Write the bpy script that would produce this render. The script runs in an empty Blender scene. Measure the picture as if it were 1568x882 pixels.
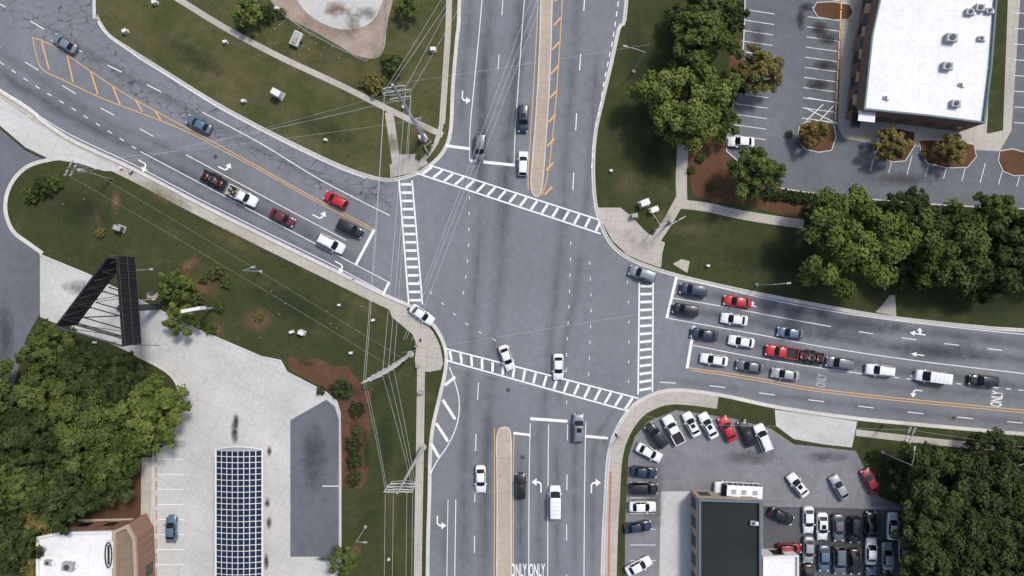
import bpy, bmesh, math, random
import numpy as np
from mathutils import Vector, Matrix
from mathutils.geometry import tessellate_polygon
random.seed(7)
S=0.115; CH=120.0
def W(x,y,z=0.0):
    k=(CH-z)/CH
    return ((x-784)*S*k,(441-y)*S*k)
scn=bpy.context.scene
scn.view_settings.view_transform='Standard'
scn.view_settings.look='None'
scn.view_settings.exposure=0
COL=scn.collection

# ------------------------------------------------------------------ materials
class NT:
    def __init__(s,name):
        s.m=bpy.data.materials.new(name); s.m.use_nodes=True
        s.t=s.m.node_tree; s.t.nodes.clear()
        s.out=s.n('ShaderNodeOutputMaterial')
        s.geo=s.n('ShaderNodeNewGeometry')
    def n(s,t,**kw):
        x=s.t.nodes.new(t)
        for k,v in kw.items(): setattr(x,k,v)
        return x
    def l(s,a,b): s.t.links.new(a,b)
    def noise(s,scale,detail=4,rough=.55,vec=None,dist=0):
        x=s.n('ShaderNodeTexNoise'); x.inputs['Scale'].default_value=scale
        x.inputs['Detail'].default_value=detail; x.inputs['Roughness'].default_value=rough
        x.inputs['Distortion'].default_value=dist
        s.l(vec if vec else s.geo.outputs['Position'],x.inputs['Vector']); return x.outputs['Fac']
    def ramp(s,f,a,b,ca=0.,cb=1.):
        x=s.n('ShaderNodeMapRange'); x.inputs[1].default_value=a; x.inputs[2].default_value=b
        x.inputs[3].default_value=ca; x.inputs[4].default_value=cb; s.l(f,x.inputs[0]); return x.outputs[0]
    def mix(s,f,a,b,mode='MIX'):
        x=s.n('ShaderNodeMix',data_type='RGBA',blend_type=mode)
        for v,i in ((f,0),(a,6),(b,7)):
            if isinstance(v,(int,float)): x.inputs[i].default_value=v
            elif isinstance(v,tuple): x.inputs[i].default_value=(*v[:3],1)
            else: s.l(v,x.inputs[i])
        return x.outputs[2]
    def math(s,op,a,b=None):
        x=s.n('ShaderNodeMath',operation=op)
        for v,i in ((a,0),(b,1)):
            if v is None: continue
            if isinstance(v,(int,float)): x.inputs[i].default_value=v
            else: s.l(v,x.inputs[i])
        return x.outputs[0]
    def map(s,sc=(1,1,1),rot=0,vec=None):
        x=s.n('ShaderNodeMapping'); x.inputs['Scale'].default_value=sc; x.inputs['Rotation'].default_value=(0,0,rot)
        s.l(vec if vec else s.geo.outputs['Position'],x.inputs['Vector']); return x.outputs[0]
    def bsdf(s,col,rough=.85,bump=None,bs=.3,alpha=None,spec=.3,metal=0,coat=0):
        p=s.n('ShaderNodeBsdfPrincipled')
        if isinstance(col,tuple): p.inputs['Base Color'].default_value=(*col[:3],1)
        else: s.l(col,p.inputs['Base Color'])
        p.inputs['Roughness'].default_value=rough
        p.inputs['Specular IOR Level'].default_value=spec
        p.inputs['Metallic'].default_value=metal
        p.inputs['Coat Weight'].default_value=coat
        if bump is not None:
            b=s.n('ShaderNodeBump'); b.inputs['Strength'].default_value=bs; b.inputs['Distance'].default_value=.05
            s.l(bump,b.inputs['Height']); s.l(b.outputs[0],p.inputs['Normal'])
        if alpha is not None: s.l(alpha,p.inputs['Alpha'])
        s.l(p.outputs[0],s.out.inputs[0]); return p

def mul(c,k): return tuple(v*k for v in c)
def asphalt(name,c,var=.12,stain=.3):
    t=NT(name)
    a=t.noise(.05,4,.55); b=t.noise(.8,4,.6); g=t.noise(9,2,.7)
    col=t.mix(t.ramp(a,.3,.7),mul(c,1-var),mul(c,1+var))
    col=t.mix(.45,col,t.mix(t.ramp(b,.3,.7),(.78,.78,.78),(1.2,1.2,1.2)),'MULTIPLY')
    col=t.mix(.6,col,t.mix(t.ramp(g,.25,.75),(.75,.75,.75),(1.25,1.25,1.25)),'MULTIPLY')
    st=t.noise(.22,5,.65,dist=.6)
    col=t.mix(t.ramp(st,.5,.8,0,stain),col,mul(c,.5))
    sp=t.noise(2.6,4,.75)
    col=t.mix(t.ramp(sp,.68,.78,0,.35),col,mul(c,.45))
    t.bsdf(col,.8); return t.m
def concrete(name,c,var=.12,joint=4.0,rot=0,jw=.06,stain=.35):
    t=NT(name)
    a=t.noise(.12,4,.6); b=t.noise(1.6,5,.7)
    col=t.mix(t.ramp(a,.3,.7),mul(c,1-var),mul(c,1+var))
    col=t.mix(.6,col,t.mix(t.ramp(b,.3,.7),(.80,.79,.77),(1.13,1.13,1.13)),'MULTIPLY')
    if joint:
        br=t.n('ShaderNodeTexBrick'); br.offset=0; br.inputs['Scale'].default_value=1
        br.inputs['Brick Width'].default_value=joint; br.inputs['Row Height'].default_value=joint
        br.inputs['Mortar Size'].default_value=jw; br.inputs['Mortar Smooth'].default_value=.3
        t.l(t.map(rot=rot),br.inputs['Vector'])
        col=t.mix(t.math('MULTIPLY',br.outputs['Fac'],.34),col,mul(c,.4))
    s=t.noise(.5,6,.7,dist=.7)
    col=t.mix(t.ramp(s,.58,.85,0,stain),col,mul(c,.42))
    t.bsdf(col,.85); return t.m
def grass(name,g1,g2,br,bt=.6,str_=.55):
    t=NT(name)
    a=t.noise(.09,5,.65,dist=.5); b=t.noise(.7,5,.75); f=t.noise(5.5,4,.8)
    col=t.mix(t.ramp(a,.35,.65),g1,g2)
    col=t.mix(t.ramp(b,.25,.75),mul(g1,.8),col)
    c=t.noise(.17,7,.75,dist=.3)
    col=t.mix(t.ramp(c,bt-.1,bt+.2,0,.7),col,br)
    wv=t.n('ShaderNodeTexWave'); wv.inputs['Scale'].default_value=.42; wv.inputs['Distortion'].default_value=1.2; t.l(t.map((1,1,1),.5),wv.inputs['Vector'])
    col=t.mix(.16,col,t.mix(wv.outputs['Fac'],(.75,.75,.75),(1.25,1.25,1.25)),'MULTIPLY')
    col=t.mix(str_,col,t.mix(t.ramp(f,.25,.75),(.5,.52,.5),(1.5,1.45,1.45)),'MULTIPLY')
    t.bsdf(col,.95,f,.4,spec=.1); return t.m
def plain(name,c,rough=.6,var=.15,sc=1.5,metal=0,coat=0,spec=.3):
    t=NT(name)
    a=t.noise(sc,4,.65)
    col=t.mix(t.ramp(a,.3,.7),mul(c,1-var),mul(c,1+var))
    t.bsdf(col,rough,spec=spec,metal=metal,coat=coat); return t.m
def paint(name,c,wear=.5):
    t=NT(name)
    a=t.noise(1.3,5,.8); g=t.noise(11,2,.8)
    al=t.math('MULTIPLY',t.ramp(a,.28,.45,1-wear,1),t.ramp(g,.25,.42,1-wear*.9,1))
    t.bsdf(c,.7,alpha=al); return t.m
def wearmat(name,c,strength,radial=False,spread=.2):
    t=NT(name)
    uv=t.n('ShaderNodeUVMap',uv_map='UVMap').outputs[0]
    sep=t.n('ShaderNodeSeparateXYZ'); t.l(uv,sep.inputs[0])
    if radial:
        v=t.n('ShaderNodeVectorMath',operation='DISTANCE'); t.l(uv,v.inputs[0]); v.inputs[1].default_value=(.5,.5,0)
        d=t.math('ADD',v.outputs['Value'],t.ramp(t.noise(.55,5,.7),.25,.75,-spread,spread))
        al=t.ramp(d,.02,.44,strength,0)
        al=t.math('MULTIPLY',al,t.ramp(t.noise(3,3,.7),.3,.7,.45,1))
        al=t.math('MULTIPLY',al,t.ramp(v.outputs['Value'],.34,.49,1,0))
    else:
        u=t.math('ABSOLUTE',t.math('SUBTRACT',sep.outputs[0],.5))
        al=t.ramp(u,.0,.5,1,0)
        al=t.math('POWER',al,1.2)
        m=t.map((3,.12,1),0,uv)
        n1=t.noise(1.6,4,.7,vec=m); n2=t.noise(.35,3,.6)
        al=t.math('MULTIPLY',al,t.ramp(n1,.3,.7,.4,1)); al=t.math('MULTIPLY',al,t.ramp(n2,.3,.7,.4,1))
        uv2=t.n('ShaderNodeUVMap',uv_map='fade').outputs[0]; s2=t.n('ShaderNodeSeparateXYZ'); t.l(uv2,s2.inputs[0])
        al=t.math('MULTIPLY',al,s2.outputs[0])
        al=t.math('MULTIPLY',al,strength)
    t.bsdf(c,.8,alpha=al); return t.m
def crackmat(name,c,base,scale=.5,w=.02,thr=.45,amp=.75):
    # opaque asphalt with sealed cracks drawn into its colour
    t=NT(name)
    nz=t.n('ShaderNodeTexNoise'); nz.inputs['Scale'].default_value=.9; nz.inputs['Detail'].default_value=5
    t.l(t.geo.outputs['Position'],nz.inputs['Vector'])
    v=t.n('ShaderNodeVectorMath',operation='SCALE'); t.l(nz.outputs['Color'],v.inputs[0]); v.inputs['Scale'].default_value=1.3
    ad=t.n('ShaderNodeVectorMath',operation='ADD'); t.l(t.map((.7,1.25,1),.52),ad.inputs[0]); t.l(v.outputs[0],ad.inputs[1])
    vo=t.n('ShaderNodeTexVoronoi',feature='DISTANCE_TO_EDGE'); vo.inputs['Scale'].default_value=scale; t.l(ad.outputs[0],vo.inputs['Vector'])
    al=t.ramp(vo.outputs['Distance'],w*.5,w*1.6,amp,0)
    al=t.math('MULTIPLY',al,t.ramp(t.noise(.25,4,.6),thr-.06,thr+.06,0,1))
    t.bsdf(c,.7,alpha=al); return t.m

M={}
M['road']=asphalt('road_asphalt',(.178,.188,.205),.11,.26)
M['lot']=asphalt('lot_asphalt',(.128,.138,.153),.2,.4)
M['lotdark']=asphalt('dark_asphalt',(.085,.09,.098),.25)
M['lotlight']=asphalt('worn_asphalt',(.19,.195,.203),.18,stain=.5)
M['conc']=concrete('concrete_pale',(.51,.505,.49),joint=5.2,rot=.45,jw=.05)
M['side']=concrete('sidewalk_concrete',(.44,.405,.36),joint=1.7,jw=.05,rot=.1,stain=.3)
M['tan']=concrete('median_concrete',(.42,.35,.275),joint=3,stain=.45)
M['kerb']=concrete('kerb_concrete',(.57,.55,.52),joint=3,jw=.04,stain=.35)
M['dirtconc']=concrete('stained_concrete',(.32,.255,.205),.4,joint=0,stain=.8)
M['grass']=grass('grass_verge',(.044,.056,.021),(.066,.075,.029),(.12,.10,.055),.62)
M['grassdry']=grass('grass_dry',(.062,.072,.026),(.092,.094,.039),(.15,.125,.068),.54)
M['grassout']=grass('grass_far',(.03,.045,.015),(.05,.06,.02),(.09,.07,.04),.6)
M['mulch']=grass('mulch',(.125,.060,.036),(.18,.095,.06),(.055,.052,.026),.50)
M['white']=paint('white_road_paint',(.82,.82,.81),.42)
M['faded']=paint('faded_road_paint',(.42,.42,.42),.75)
M['yellow']=paint('yellow_road_paint',(.68,.40,.16),.45)
M['red']=paint('red_kerb_paint',(.5,.17,.10),.65)
M['tyre']=wearmat('tyre_wear',(.045,.048,.054),.60)
M['tyre2']=wearmat('tyre_wear_light',(.06,.063,.07),.36)
M['faint']=wearmat('tyre_wear_faint',(.08,.085,.093),.36)
M['pale']=wearmat('pale_wear',(.30,.31,.33),.45)  # paler ribbon that paints the junction's diffuse shine into the road
M['oil']=wearmat('oil_stain',(.02,.02,.022),1.1,radial=True,spread=.12)
M['oil2']=wearmat('damp_stain',(.05,.053,.06),.6,radial=True)
M['paleblob']=wearmat('pale_patch',(.32,.33,.35),.5,radial=True,spread=.12)  # sheen painted onto the junction; a plain pale oval in the SE lot
M['dirt']=wearmat('bare_soil',(.19,.115,.065),1.0,radial=True)
M['dry']=wearmat('dry_grass',(.15,.125,.055),.7,radial=True)
M['lush_shade']=wearmat('dark_grass_and_shade',(.026,.036,.014),.65,radial=True)  # darker turf tone, also shade painted into the lawn beside the NE trees
M['crack']=crackmat('sealed_crack',(.045,.047,.052),None,.55,.017,.45,.62)
M['bark']=plain('bark',(.10,.075,.05),.9,.3,3)
M['wire']=plain('wire_metal',(.62,.63,.65),.5,.05,1)
M['steel']=plain('galvanised_steel',(.42,.43,.44),.5,.15,1,metal=.2)
M['wood']=plain('pole_wood',(.22,.17,.12),.9,.25,2)
M['black']=plain('black_metal',(.018,.018,.02),.6,.3,2)
M['darkgrey']=plain('dark_grey',(.06,.065,.07),.6,.3,1)
M['whiteroof']=concrete('white_roof_membrane',(.77,.77,.765),.04,joint=3.1,jw=.02,stain=.15)
M['blackroof']=asphalt('bitumen_roof',(.016,.022,.022),.3,stain=.7)
M['teal']=plain('grey_parapet',(.11,.15,.17),.6,.15,.6)
M['beige']=plain('beige_wall',(.38,.30,.23),.8,.12,1)
M['tanroof']=concrete('ballast_roof',(.22,.165,.12),.2,joint=1.2,jw=.05,stain=.6)
M['grey']=plain('grey_metal',(.33,.34,.35),.5,.15,1)
M['armgrey']=plain('arm_grey',(.50,.50,.49),.5,.1,1)
M['whitebox']=plain('white_enamel',(.7,.7,.68),.4,.06,1)
M['glass']=plain('window_glass',(.012,.015,.018),.08,.1,1,spec=.6)
def brickmat():
    t=NT('brick'); br=t.n('ShaderNodeTexBrick'); br.inputs['Scale'].default_value=4
    br.inputs['Color1'].default_value=(.27,.14,.085,1); br.inputs['Color2'].default_value=(.20,.105,.065,1); br.inputs['Mortar'].default_value=(.28,.24,.21,1)
    t.l(t.map((1,1,1)),br.inputs['Vector']); t.bsdf(br.outputs[0],.85); return t.m
M['brick']=brickmat()
def solarmat():
    t=NT('solar_cell'); a=t.noise(.6,3)
    t.bsdf(t.mix(a,(.008,.013,.034),(.018,.028,.065)),.25,spec=.35); return t.m
M['solar']=solarmat()
def leafmat(name,ca,cb):
    t=NT(name)
    at=t.n('ShaderNodeAttribute'); at.attribute_name='tint'
    oi=t.n('ShaderNodeObjectInfo')
    f=t.math('ADD',t.math('MULTIPLY',at.outputs['Fac'],.78),t.math('MULTIPLY',oi.outputs['Random'],.22))
    col=t.mix(f,ca,cb)
    d=t.n('ShaderNodeBsdfDiffuse'); t.l(col,d.inputs[0]); t.l(d.outputs[0],t.out.inputs[0]); return t.m
M['leaf']=leafmat('leaves_green',(.030,.050,.015),(.135,.166,.050))
M['leafb']=leafmat('leaves_bright',(.048,.076,.018),(.190,.224,.062))
M['leafd']=leafmat('leaves_dark',(.018,.032,.012),(.084,.106,.038))
M['leafo']=leafmat('leaves_olive',(.078,.074,.024),(.25,.205,.075))

# ------------------------------------------------------------------ mesh helpers
def new_obj(name,me,parent=None):
    o=bpy.data.objects.new(name,me); COL.objects.link(o)
    if parent: o.parent=parent
    return o
def empty(name,loc=(0,0,0)):
    e=bpy.data.objects.new(name,None); COL.objects.link(e); e.location=loc; e.empty_display_size=.5; return e
class MB:
    def __init__(s): s.v=[];s.f=[];s.m=[];s.mats=[];s.sm=[]
    def mi(s,m):
        if m not in s.mats: s.mats.append(m)
        return s.mats.index(m)
    def add(s,vs,fs,m,smooth=False):
        b=len(s.v); s.v+= [tuple(v) for v in vs]; i=s.mi(m)
        for f in fs: s.f.append([b+k for k in f]); s.m.append(i); s.sm.append(smooth)
    def box(s,c,d,m,rz=0,rx=0,ry=0):
        R=Matrix.Rotation(rz,3,'Z')@Matrix.Rotation(ry,3,'Y')@Matrix.Rotation(rx,3,'X')
        vs=[]
        for z in(-1,1):
            for x,y in((-1,-1),(1,-1),(1,1),(-1,1)):
                vs.append(Vector(c)+R@Vector((x*d[0]/2,y*d[1]/2,z*d[2]/2)))
        s.add(vs,[(3,2,1,0),(4,5,6,7),(0,1,5,4),(1,2,6,5),(2,3,7,6),(3,0,4,7)],m)
    def rod(s,a,b,r1,m,r2=None,n=6,smooth=True):
        a=Vector(a);b=Vector(b); r2=r1 if r2 is None else r2
        d=(b-a); 
        if d.length<1e-6: return
        d.normalize(); u=d.orthogonal().normalized(); w=d.cross(u)
        vs=[a+(u*math.cos(t)+w*math.sin(t))*r1 for t in [2*math.pi*i/n for i in range(n)]]
        vs+=[b+(u*math.cos(t)+w*math.sin(t))*r2 for t in [2*math.pi*i/n for i in range(n)]]
        s.add(vs,[(i,(i+1)%n,n+(i+1)%n,n+i) for i in range(n)],m,smooth)
        s.add(vs[:n],[tuple(range(n))[::-1]],m); s.add(vs[n:],[tuple(range(n))],m)
    def mesh(s,name):
        me=bpy.data.meshes.new(name); me.from_pydata(s.v,[],s.f)
        for m in s.mats: me.materials.append(m)
        me.polygons.foreach_set('material_index',s.m); me.polygons.foreach_set('use_smooth',s.sm)
        me.update(); return me
    def obj(s,name,parent=None): return new_obj(name,s.mesh(name),parent)

def cat(pts,n=5,closed=False):
    P=[Vector(p) for p in pts]; N=len(P); out=[]
    rng=range(N if closed else N-1)
    for i in rng:
        if closed: a,b,c,d=P[i-1],P[i],P[(i+1)%N],P[(i+2)%N]
        else: a=P[max(i-1,0)];b=P[i];c=P[i+1];d=P[min(i+2,N-1)]
        for k in range(n):
            t=k/n
            out.append(.5*((2*b)+(c-a)*t+(2*a-5*b+4*c-d)*t*t+(3*b-a-3*c+d)*t**3))
    if not closed: out.append(P[-1])
    return [(p.x,p.y) for p in out]
def w2(pts,z=0): return [W(x,y,z) for x,y in pts]
def offs(pts,d,closed=False):
    P=[Vector(p) for p in pts];N=len(P);out=[]
    for i in range(N):
        a=P[i-1] if (i>0 or closed) else P[i]; b=P[(i+1)%N] if (i<N-1 or closed) else P[i]
        t=(b-a); 
        if t.length<1e-9: t=Vector((1,0))
        t.normalize(); out.append((P[i].x-t.y*d,P[i].y+t.x*d))
    return out
def trisof(wp):
    fs=[]
    for t in tessellate_polygon([[Vector((x,y,0)) for x,y in wp]]):
        a,c,d=[wp[i] for i in t]; cr=(c[0]-a[0])*(d[1]-a[1])-(c[1]-a[1])*(d[0]-a[0])
        fs.append(tuple(t) if cr>0 else tuple(t)[::-1])
    return fs
def sheet(name,pts,z,mat,parent,smooth=0,closed_smooth=True):
    if smooth: pts=cat(pts,smooth,closed_smooth)
    wp=w2(pts); b=MB(); b.add([(x,y,z) for x,y in wp],trisof(wp),mat)
    return b.obj(name,parent)
def ribbon(b,wp,o1,o2,z,mat,closed=False,h=0,uv=None):
    A=offs(wp,o1,closed);B=offs(wp,o2,closed);n=len(wp)
    vs=[(x,y,z) for x,y in A]+[(x,y,z) for x,y in B]
    rng=range(n if closed else n-1)
    fs=[(i,(i+1)%n,n+(i+1)%n,n+i) for i in rng]
    if (o2<o1): fs=[f[::-1] for f in fs]
    b.add(vs,fs,mat)
    if h:
        for L in(A,B):
            vv=[(x,y,z) for x,y in L]+[(x,y,z-h) for x,y in L]
            b.add(vv,fs,mat)
def arclen(wp):
    L=[0]
    for i in range(1,len(wp)): L.append(L[-1]+(Vector(wp[i])-Vector(wp[i-1])).length)
    return L
def at_len(wp,L,s):
    s=max(0,min(L[-1]-1e-6,s))
    for i in range(1,len(L)):
        if L[i]>=s:
            t=(s-L[i-1])/max(L[i]-L[i-1],1e-9); a=Vector(wp[i-1]);c=Vector(wp[i]); return tuple(a.lerp(c,t))
    return wp[-1]

# ------------------------------------------------------------------ ground, road
g=MB(); g.add([(-2500,-2500,-.03),(2500,-2500,-.03),(2500,2500,-.03),(-2500,2500,-.03)],[(0,1,2,3)],M['grassout']); g.obj('ground')
road=empty('road')
sheet('asphalt',[(-450,-330),(2020,-330),(2020,1280),(-450,1280)],0,M['road'],road)
mk=MB(); cnt=[0]
def mz():
    cnt[0]+=1; return .018+.0012*(cnt[0]%13)
def line(pts,w=.13,mat='white',sm=True,z=0):
    wp=w2(cat(pts,4) if (sm and len(pts)>2) else pts)
    ribbon(mk,wp,-w/2,w/2,z+mz(),M[mat])
def dash(pts,dl,gp,w=.13,mat='white',z=0,start=0):
    wp=w2(cat(pts,4) if len(pts)>2 else pts);L=arclen(wp);s=start
    while s+dl<L[-1]:
        seg=[at_len(wp,L,s+dl*k/3) for k in range(4)]
        ribbon(mk,seg,-w/2,w/2,z+mz(),M[mat]); s+=dl+gp
def ladder(p0,p1,q0,q1,n,w=.26):
    line([p0,p1],w);line([q0,q1],w)
    for i in range(n):
        t=(i+.5)/n
        a=Vector(p0).lerp(Vector(p1),t);b=Vector(q0).lerp(Vector(q1),t); d=(b-a).normalized()*2.
        line([tuple(a+d),tuple(b-d)],.44)
def polymark(pts,mat='white'):
    wp=w2(pts); z=mz(); mk.add([(x,y,z) for x,y in wp],trisof(wp),M[mat])
def arrow(x,y,deg,kind='l',sz=1.):
    if kind=='s': sh=[(-.9,-11),(.9,-11),(.9,2),(4,2),(0,11),(-4,2),(-.9,2)]
    elif kind in'lr':
        sh=[(2.2,-11),(4,-11),(4,1),(1,4.4),(-3,5),(-3,9),(-10,3.6),(-3,-1.5),(-3,2.6),(0,2),(2.2,0)]
    else: sh=[(-.9,-11),(.9,-11),(.9,-5),(4,-4),(4,-6.5),(9,-2),(4,2),(4,-1),(.9,-2),(.9,4),(3.6,4),(0,11),(-3.6,4),(-.9,4)]
    a=math.radians(deg);out=[]
    for u,v in sh:
        if kind=='r': u=-u
        u*=sz;v*=sz
        X=v*math.cos(a)+u*math.sin(a); Y=v*math.sin(a)-u*math.cos(a)
        out.append((x+X,y-Y))
    polymark(out)
wc=[0]
def wear(pts,w,mat='tyre'):
    wp=w2(cat(pts,5) if len(pts)>2 else cat([pts[0],((pts[0][0]+pts[1][0])/2,(pts[0][1]+pts[1][1])/2),pts[1]],5));L=arclen(wp)
    wc[0]+=1; z=.0025+.00026*wc[0]      # every overlay on its own level
    A=offs(wp,-w/2);B=offs(wp,w/2);n=len(wp)
    me=bpy.data.meshes.new('tyre_wear')
    me.from_pydata([(x,y,z) for x,y in A]+[(x,y,z) for x,y in B],[],[(i,i+1,n+i+1,n+i) for i in range(n-1)])
    me.uv_layers.new(name='UVMap'); me.uv_layers.new(name='fade'); uv=me.uv_layers['UVMap']; fd=me.uv_layers['fade']
    for p in me.polygons:
        for li,vi in zip(p.loop_indices,p.vertices):
            k=vi%n; uv.data[li].uv=(0 if vi<n else 1,L[k]+wc[0]*13)
            fd.data[li].uv=(min(1,L[k]/7,(L[-1]-L[k])/7),0)
    me.materials.append(M[mat]); new_obj('tyre_wear',me,road)  # object name also covers the painted sheen ribbon
bc=[0]
def blob(x,y,rx,ry,mat='oil',z=None,rot=0,parent=None):
    if z is None: wc[0]+=1; z=.0025+.00026*wc[0]
    else: bc[0]+=1; z=z+.00012*bc[0]
    me=bpy.data.meshes.new('stain'); a=math.radians(rot); vs=[]
    N=14
    for i in range(N):
        u=math.cos(2*math.pi*i/N);v=math.sin(2*math.pi*i/N)
        X=x+u*rx*1.25*math.cos(a)-v*ry*1.25*math.sin(a);Y=y-(u*rx*1.25*math.sin(a)+v*ry*1.25*math.cos(a)); p=W(X,Y); vs.append((p[0],p[1],z))
    me.from_pydata(vs,[],[tuple(range(N))])
    uv=me.uv_layers.new(name='UVMap')
    for i in range(N): uv.data[i].uv=(.5+.5*math.cos(2*math.pi*i/N),.5+.5*math.sin(2*math.pi*i/N))
    me.materials.append(M[mat]); new_obj('stain',me,parent or road)  # object name also covers painted sheen and lawn shade ovals

# ------------------------------------------------------------------ corner blocks
NW=[(147,0),(150,22),(158,38),(172,55),(210,80),(250,105),(330,155),(400,193),(470,228),(520,251),(560,266),(597,273),(635,264),(662,247),(680,225),(688,195),(691,130),(697,60),(701,0)]
SW=[(0,142),(60,185),(100,212),(140,232),(205,262),(300,312),(400,362),(500,411),(590,455),(625,470),(650,487),(668,508),(678,530),(681,550),(678,575),(670,610),(660,655),(656,700),(655,760),(652,882)]
NE=[(962,0),(950,45),(938,100),(925,155),(915,200),(911,250),(913,300),(920,335),(935,368),(960,391),(1000,408),(1060,425),(1150,445),(1250,464),(1340,480),(1420,490),(1500,498),(1568,503)]
SE=[(925,882),(930,760),(934,700),(945,662),(965,630),(990,611),(1030,600),(1100,607),(1190,626),(1300,642),(1400,652),(1500,661),(1568,667)]
blocks={'NW':[(147,-330)]+NW+[(707,-330)],'SW':[(-450,-130)]+SW+[(650,1280)],'NE':[(975,-330)]+NE+[(2020,530)],'SE':[(920,1280)]+SE+[(2020,700)]}
ext={'NW':[],'SW':[(-450,1280)],'NE':[(2020,-330)],'SE':[(2020,1280)]}
sgn={}
verge=empty('grass_verge'); kb=MB(); edge={}
for k,p in blocks.items():
    c=cat(p,4); edge[k]=c
    sheet('lawn',c+ext[k],.12,M['grassdry'] if k=='NW' else M['grass'],verge)
    wp=w2(c)
    inner=Vector(w2([{'NW':(500,100),'SW':(400,600),'NE':(1200,200),'SE':(1200,800)}[k]])[0])
    d=offs(wp,1.0); mid=len(wp)//2
    out=1 if (Vector(d[mid])-inner).length>(Vector(wp[mid])-inner).length else -1
    ribbon(kb,wp,-.01*out,.22*out,.15,M['kerb'],h=.16)
    ribbon(kb,wp,.22*out,.62*out,.0168,M['kerb'])
    sgn[k]=out
kb.obj('kerb')
sheet('outer_lawn',[(-450,-330),(60,-330),(30,-90),(-40,-100),(-450,-300)],.12,M['grass'],verge)

for pts,w,m in [
 ([(806,-60),(795,60),(782,180),(772,300),(768,370)],4.2,'tyre'),
 ([(772,300),(766,420),(757,520),(745,650)],4.0,'faint'),([(752,600),(745,700),(742,900)],3.4,'tyre'),
 ([(757,-60),(748,60),(741,180),(738,320)],3.4,'tyre2'),([(738,300),(730,420),(722,520),(712,640)],3.2,'faint'),([(714,560),(711,700),(710,900)],3.0,'tyre2'),
 ([(745,40),(738,120),(735,240),(733,320)],2.6,'tyre'),
 ([(724,-60),(716,60),(708,140),(705,230)],2.4,'tyre2'),
 ([(826,900),(826,780),(826,640)],2.6,'tyre2'),([(826,690),(845,500),(858,380),(866,250),(880,60),(888,-60)],3.0,'faint'),
 ([(797,900),(797,760),(797,680)],2.8,'tyre'),
 ([(853,900),(853,780),(853,640)],2.4,'tyre2'),([(858,640),(860,560),(885,420),(903,250),(915,60)],2.4,'faint'),
 ([(880,900),(880,700),(885,620)],2.0,'tyre2'),([(908,900),(908,700),(925,650),(960,610)],1.8,'tyre2'),
 ([(680,900),(680,760)],2.0,'tyre2'),
 ([(-60,40),(60,120),(150,180),(230,215),(330,262),(430,322),(530,378)],3.0,'tyre2'),
 ([(-60,70),(60,150),(160,205),(260,252),(360,305),(470,360),(575,415)],3.2,'tyre'),
 ([(150,225),(260,278),(360,330),(470,382),(575,437)],2.4,'tyre2'),
 ([(600,310),(514,285),(400,230),(300,175),(200,120),(100,60),(40,20)],2.4,'tyre2'),
 ([(1030,440),(1130,460),(1230,478),(1350,500),(1640,535)],2.8,'tyre'),
 ([(1030,472),(1130,488),(1230,508),(1350,528),(1640,560)],2.8,'tyre'),
 ([(1060,512),(1160,528),(1260,548),(1380,568),(1640,600)],2.8,'tyre'),
 ([(1060,548),(1160,562),(1260,578),(1380,592),(1640,617)],2.6,'tyre2'),
 ([(1640,655),(1400,632),(1200,607),(1050,585),(1000,580)],2.4,'tyre2'),
 ([(800,320),(800,430),(795,560)],4.5,'pale'),  # painted shine down the middle of the junction
 ]: wear(pts,w,m)
for x,y,rx,ry,m in [(690,430,24,60,'paleblob'),(930,500,26,70,'paleblob'),(895,370,30,40,'paleblob'),
  (1290,500,90,22,'oil2'),(1440,538,80,18,'oil2')]: blob(x,y,rx,ry,m)  # the pale ovals are reflected light painted on the asphalt
sheet('sealed_cracks',cat([(-20,-20),(147,-20),(150,22),(172,58),(250,108),(330,158),(400,197),(470,232),(540,262),(600,278),(605,330),(560,315),(470,285),(380,235),(262,180),(150,115),(60,60),(-20,10)],1,True),.0155,M['crack'],road)
# ------- markings
line([(742,-100),(738,0),(726,130),(720,195),(719,246)]); 
dash([(775,-100),(770,0),(763,100),(760,170)],2.6,7,start=2)
line([(812,-100),(803,0),(795,110),(789,200),(787,253)],.12)
line([(683,223),(720,228)],.5,sm=False);line([(720,246),(788,253)],.5,sm=False)
dash([(902,-100),(895,0),(888,100),(882,190),(876,320)],3,7.5,.16)
dash([(955,-60),(940,50),(925,125),(914,195),(905,262)],.9,.9,.18)
line([(864,-100),(861,0),(853,130),(845,220),(838,270),(830,300)],.16,'yellow')
line([(826,-100),(824,0),(816,150),(809,260),(809,290)],.14,'yellow')
for i in range(9):
    y=-12+i*37; x=856-(y)*.052
    if y<285: line([(x-7,y+14),(x+4,y+2)],.32,'yellow',sm=False)
arrow(711,150,-93,'l',1.0)
ladder((655,252),(928,340),(637,265),(920,358),17)
ladder((611,276),(626,466),(631,276),(647,466),15)
ladder((680,533),(978,610),(684,552),(964,630),18)
ladder((979,432),(977,604),(1000,432),(999,600),14)
line([(50,57),(85,72),(130,103),(190,143),(262,183),(320,214),(395,255),(470,297),(530,328),(575,352)],.15,'yellow')
line([(50,57),(56,85),(66,107),(100,124),(160,152),(262,191),(318,217)],.15,'yellow')
line([(319,219),(395,259),(470,301),(530,332),(573,355)],.13,'yellow')
for a,b in [((64,64),(75,106)),((103,85),(112,126)),((139,110),(150,144)),((173,133),(184,160)),((207,152),(218,171)),((236,168),(246,183))]: line([a,b],.26,'yellow',sm=False)
line([(573,352),(545,405)],.5,sm=False); line([(596,432),(583,458)],.45,sm=False)
line([(285,237),(350,272),(430,315),(500,352),(530,368)],.13)
line([(215,232),(300,277),(400,330),(500,382),(595,432)],.13)
line([(310,172),(400,220),(490,275),(597,330)],.14)
dash([(-20,-5),(60,40),(130,82),(210,122),(300,168)],2.8,5,.15,start=1)
dash([(-20,60),(60,108),(130,152),(210,195),(285,237)],2.8,5,.13)
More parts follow.
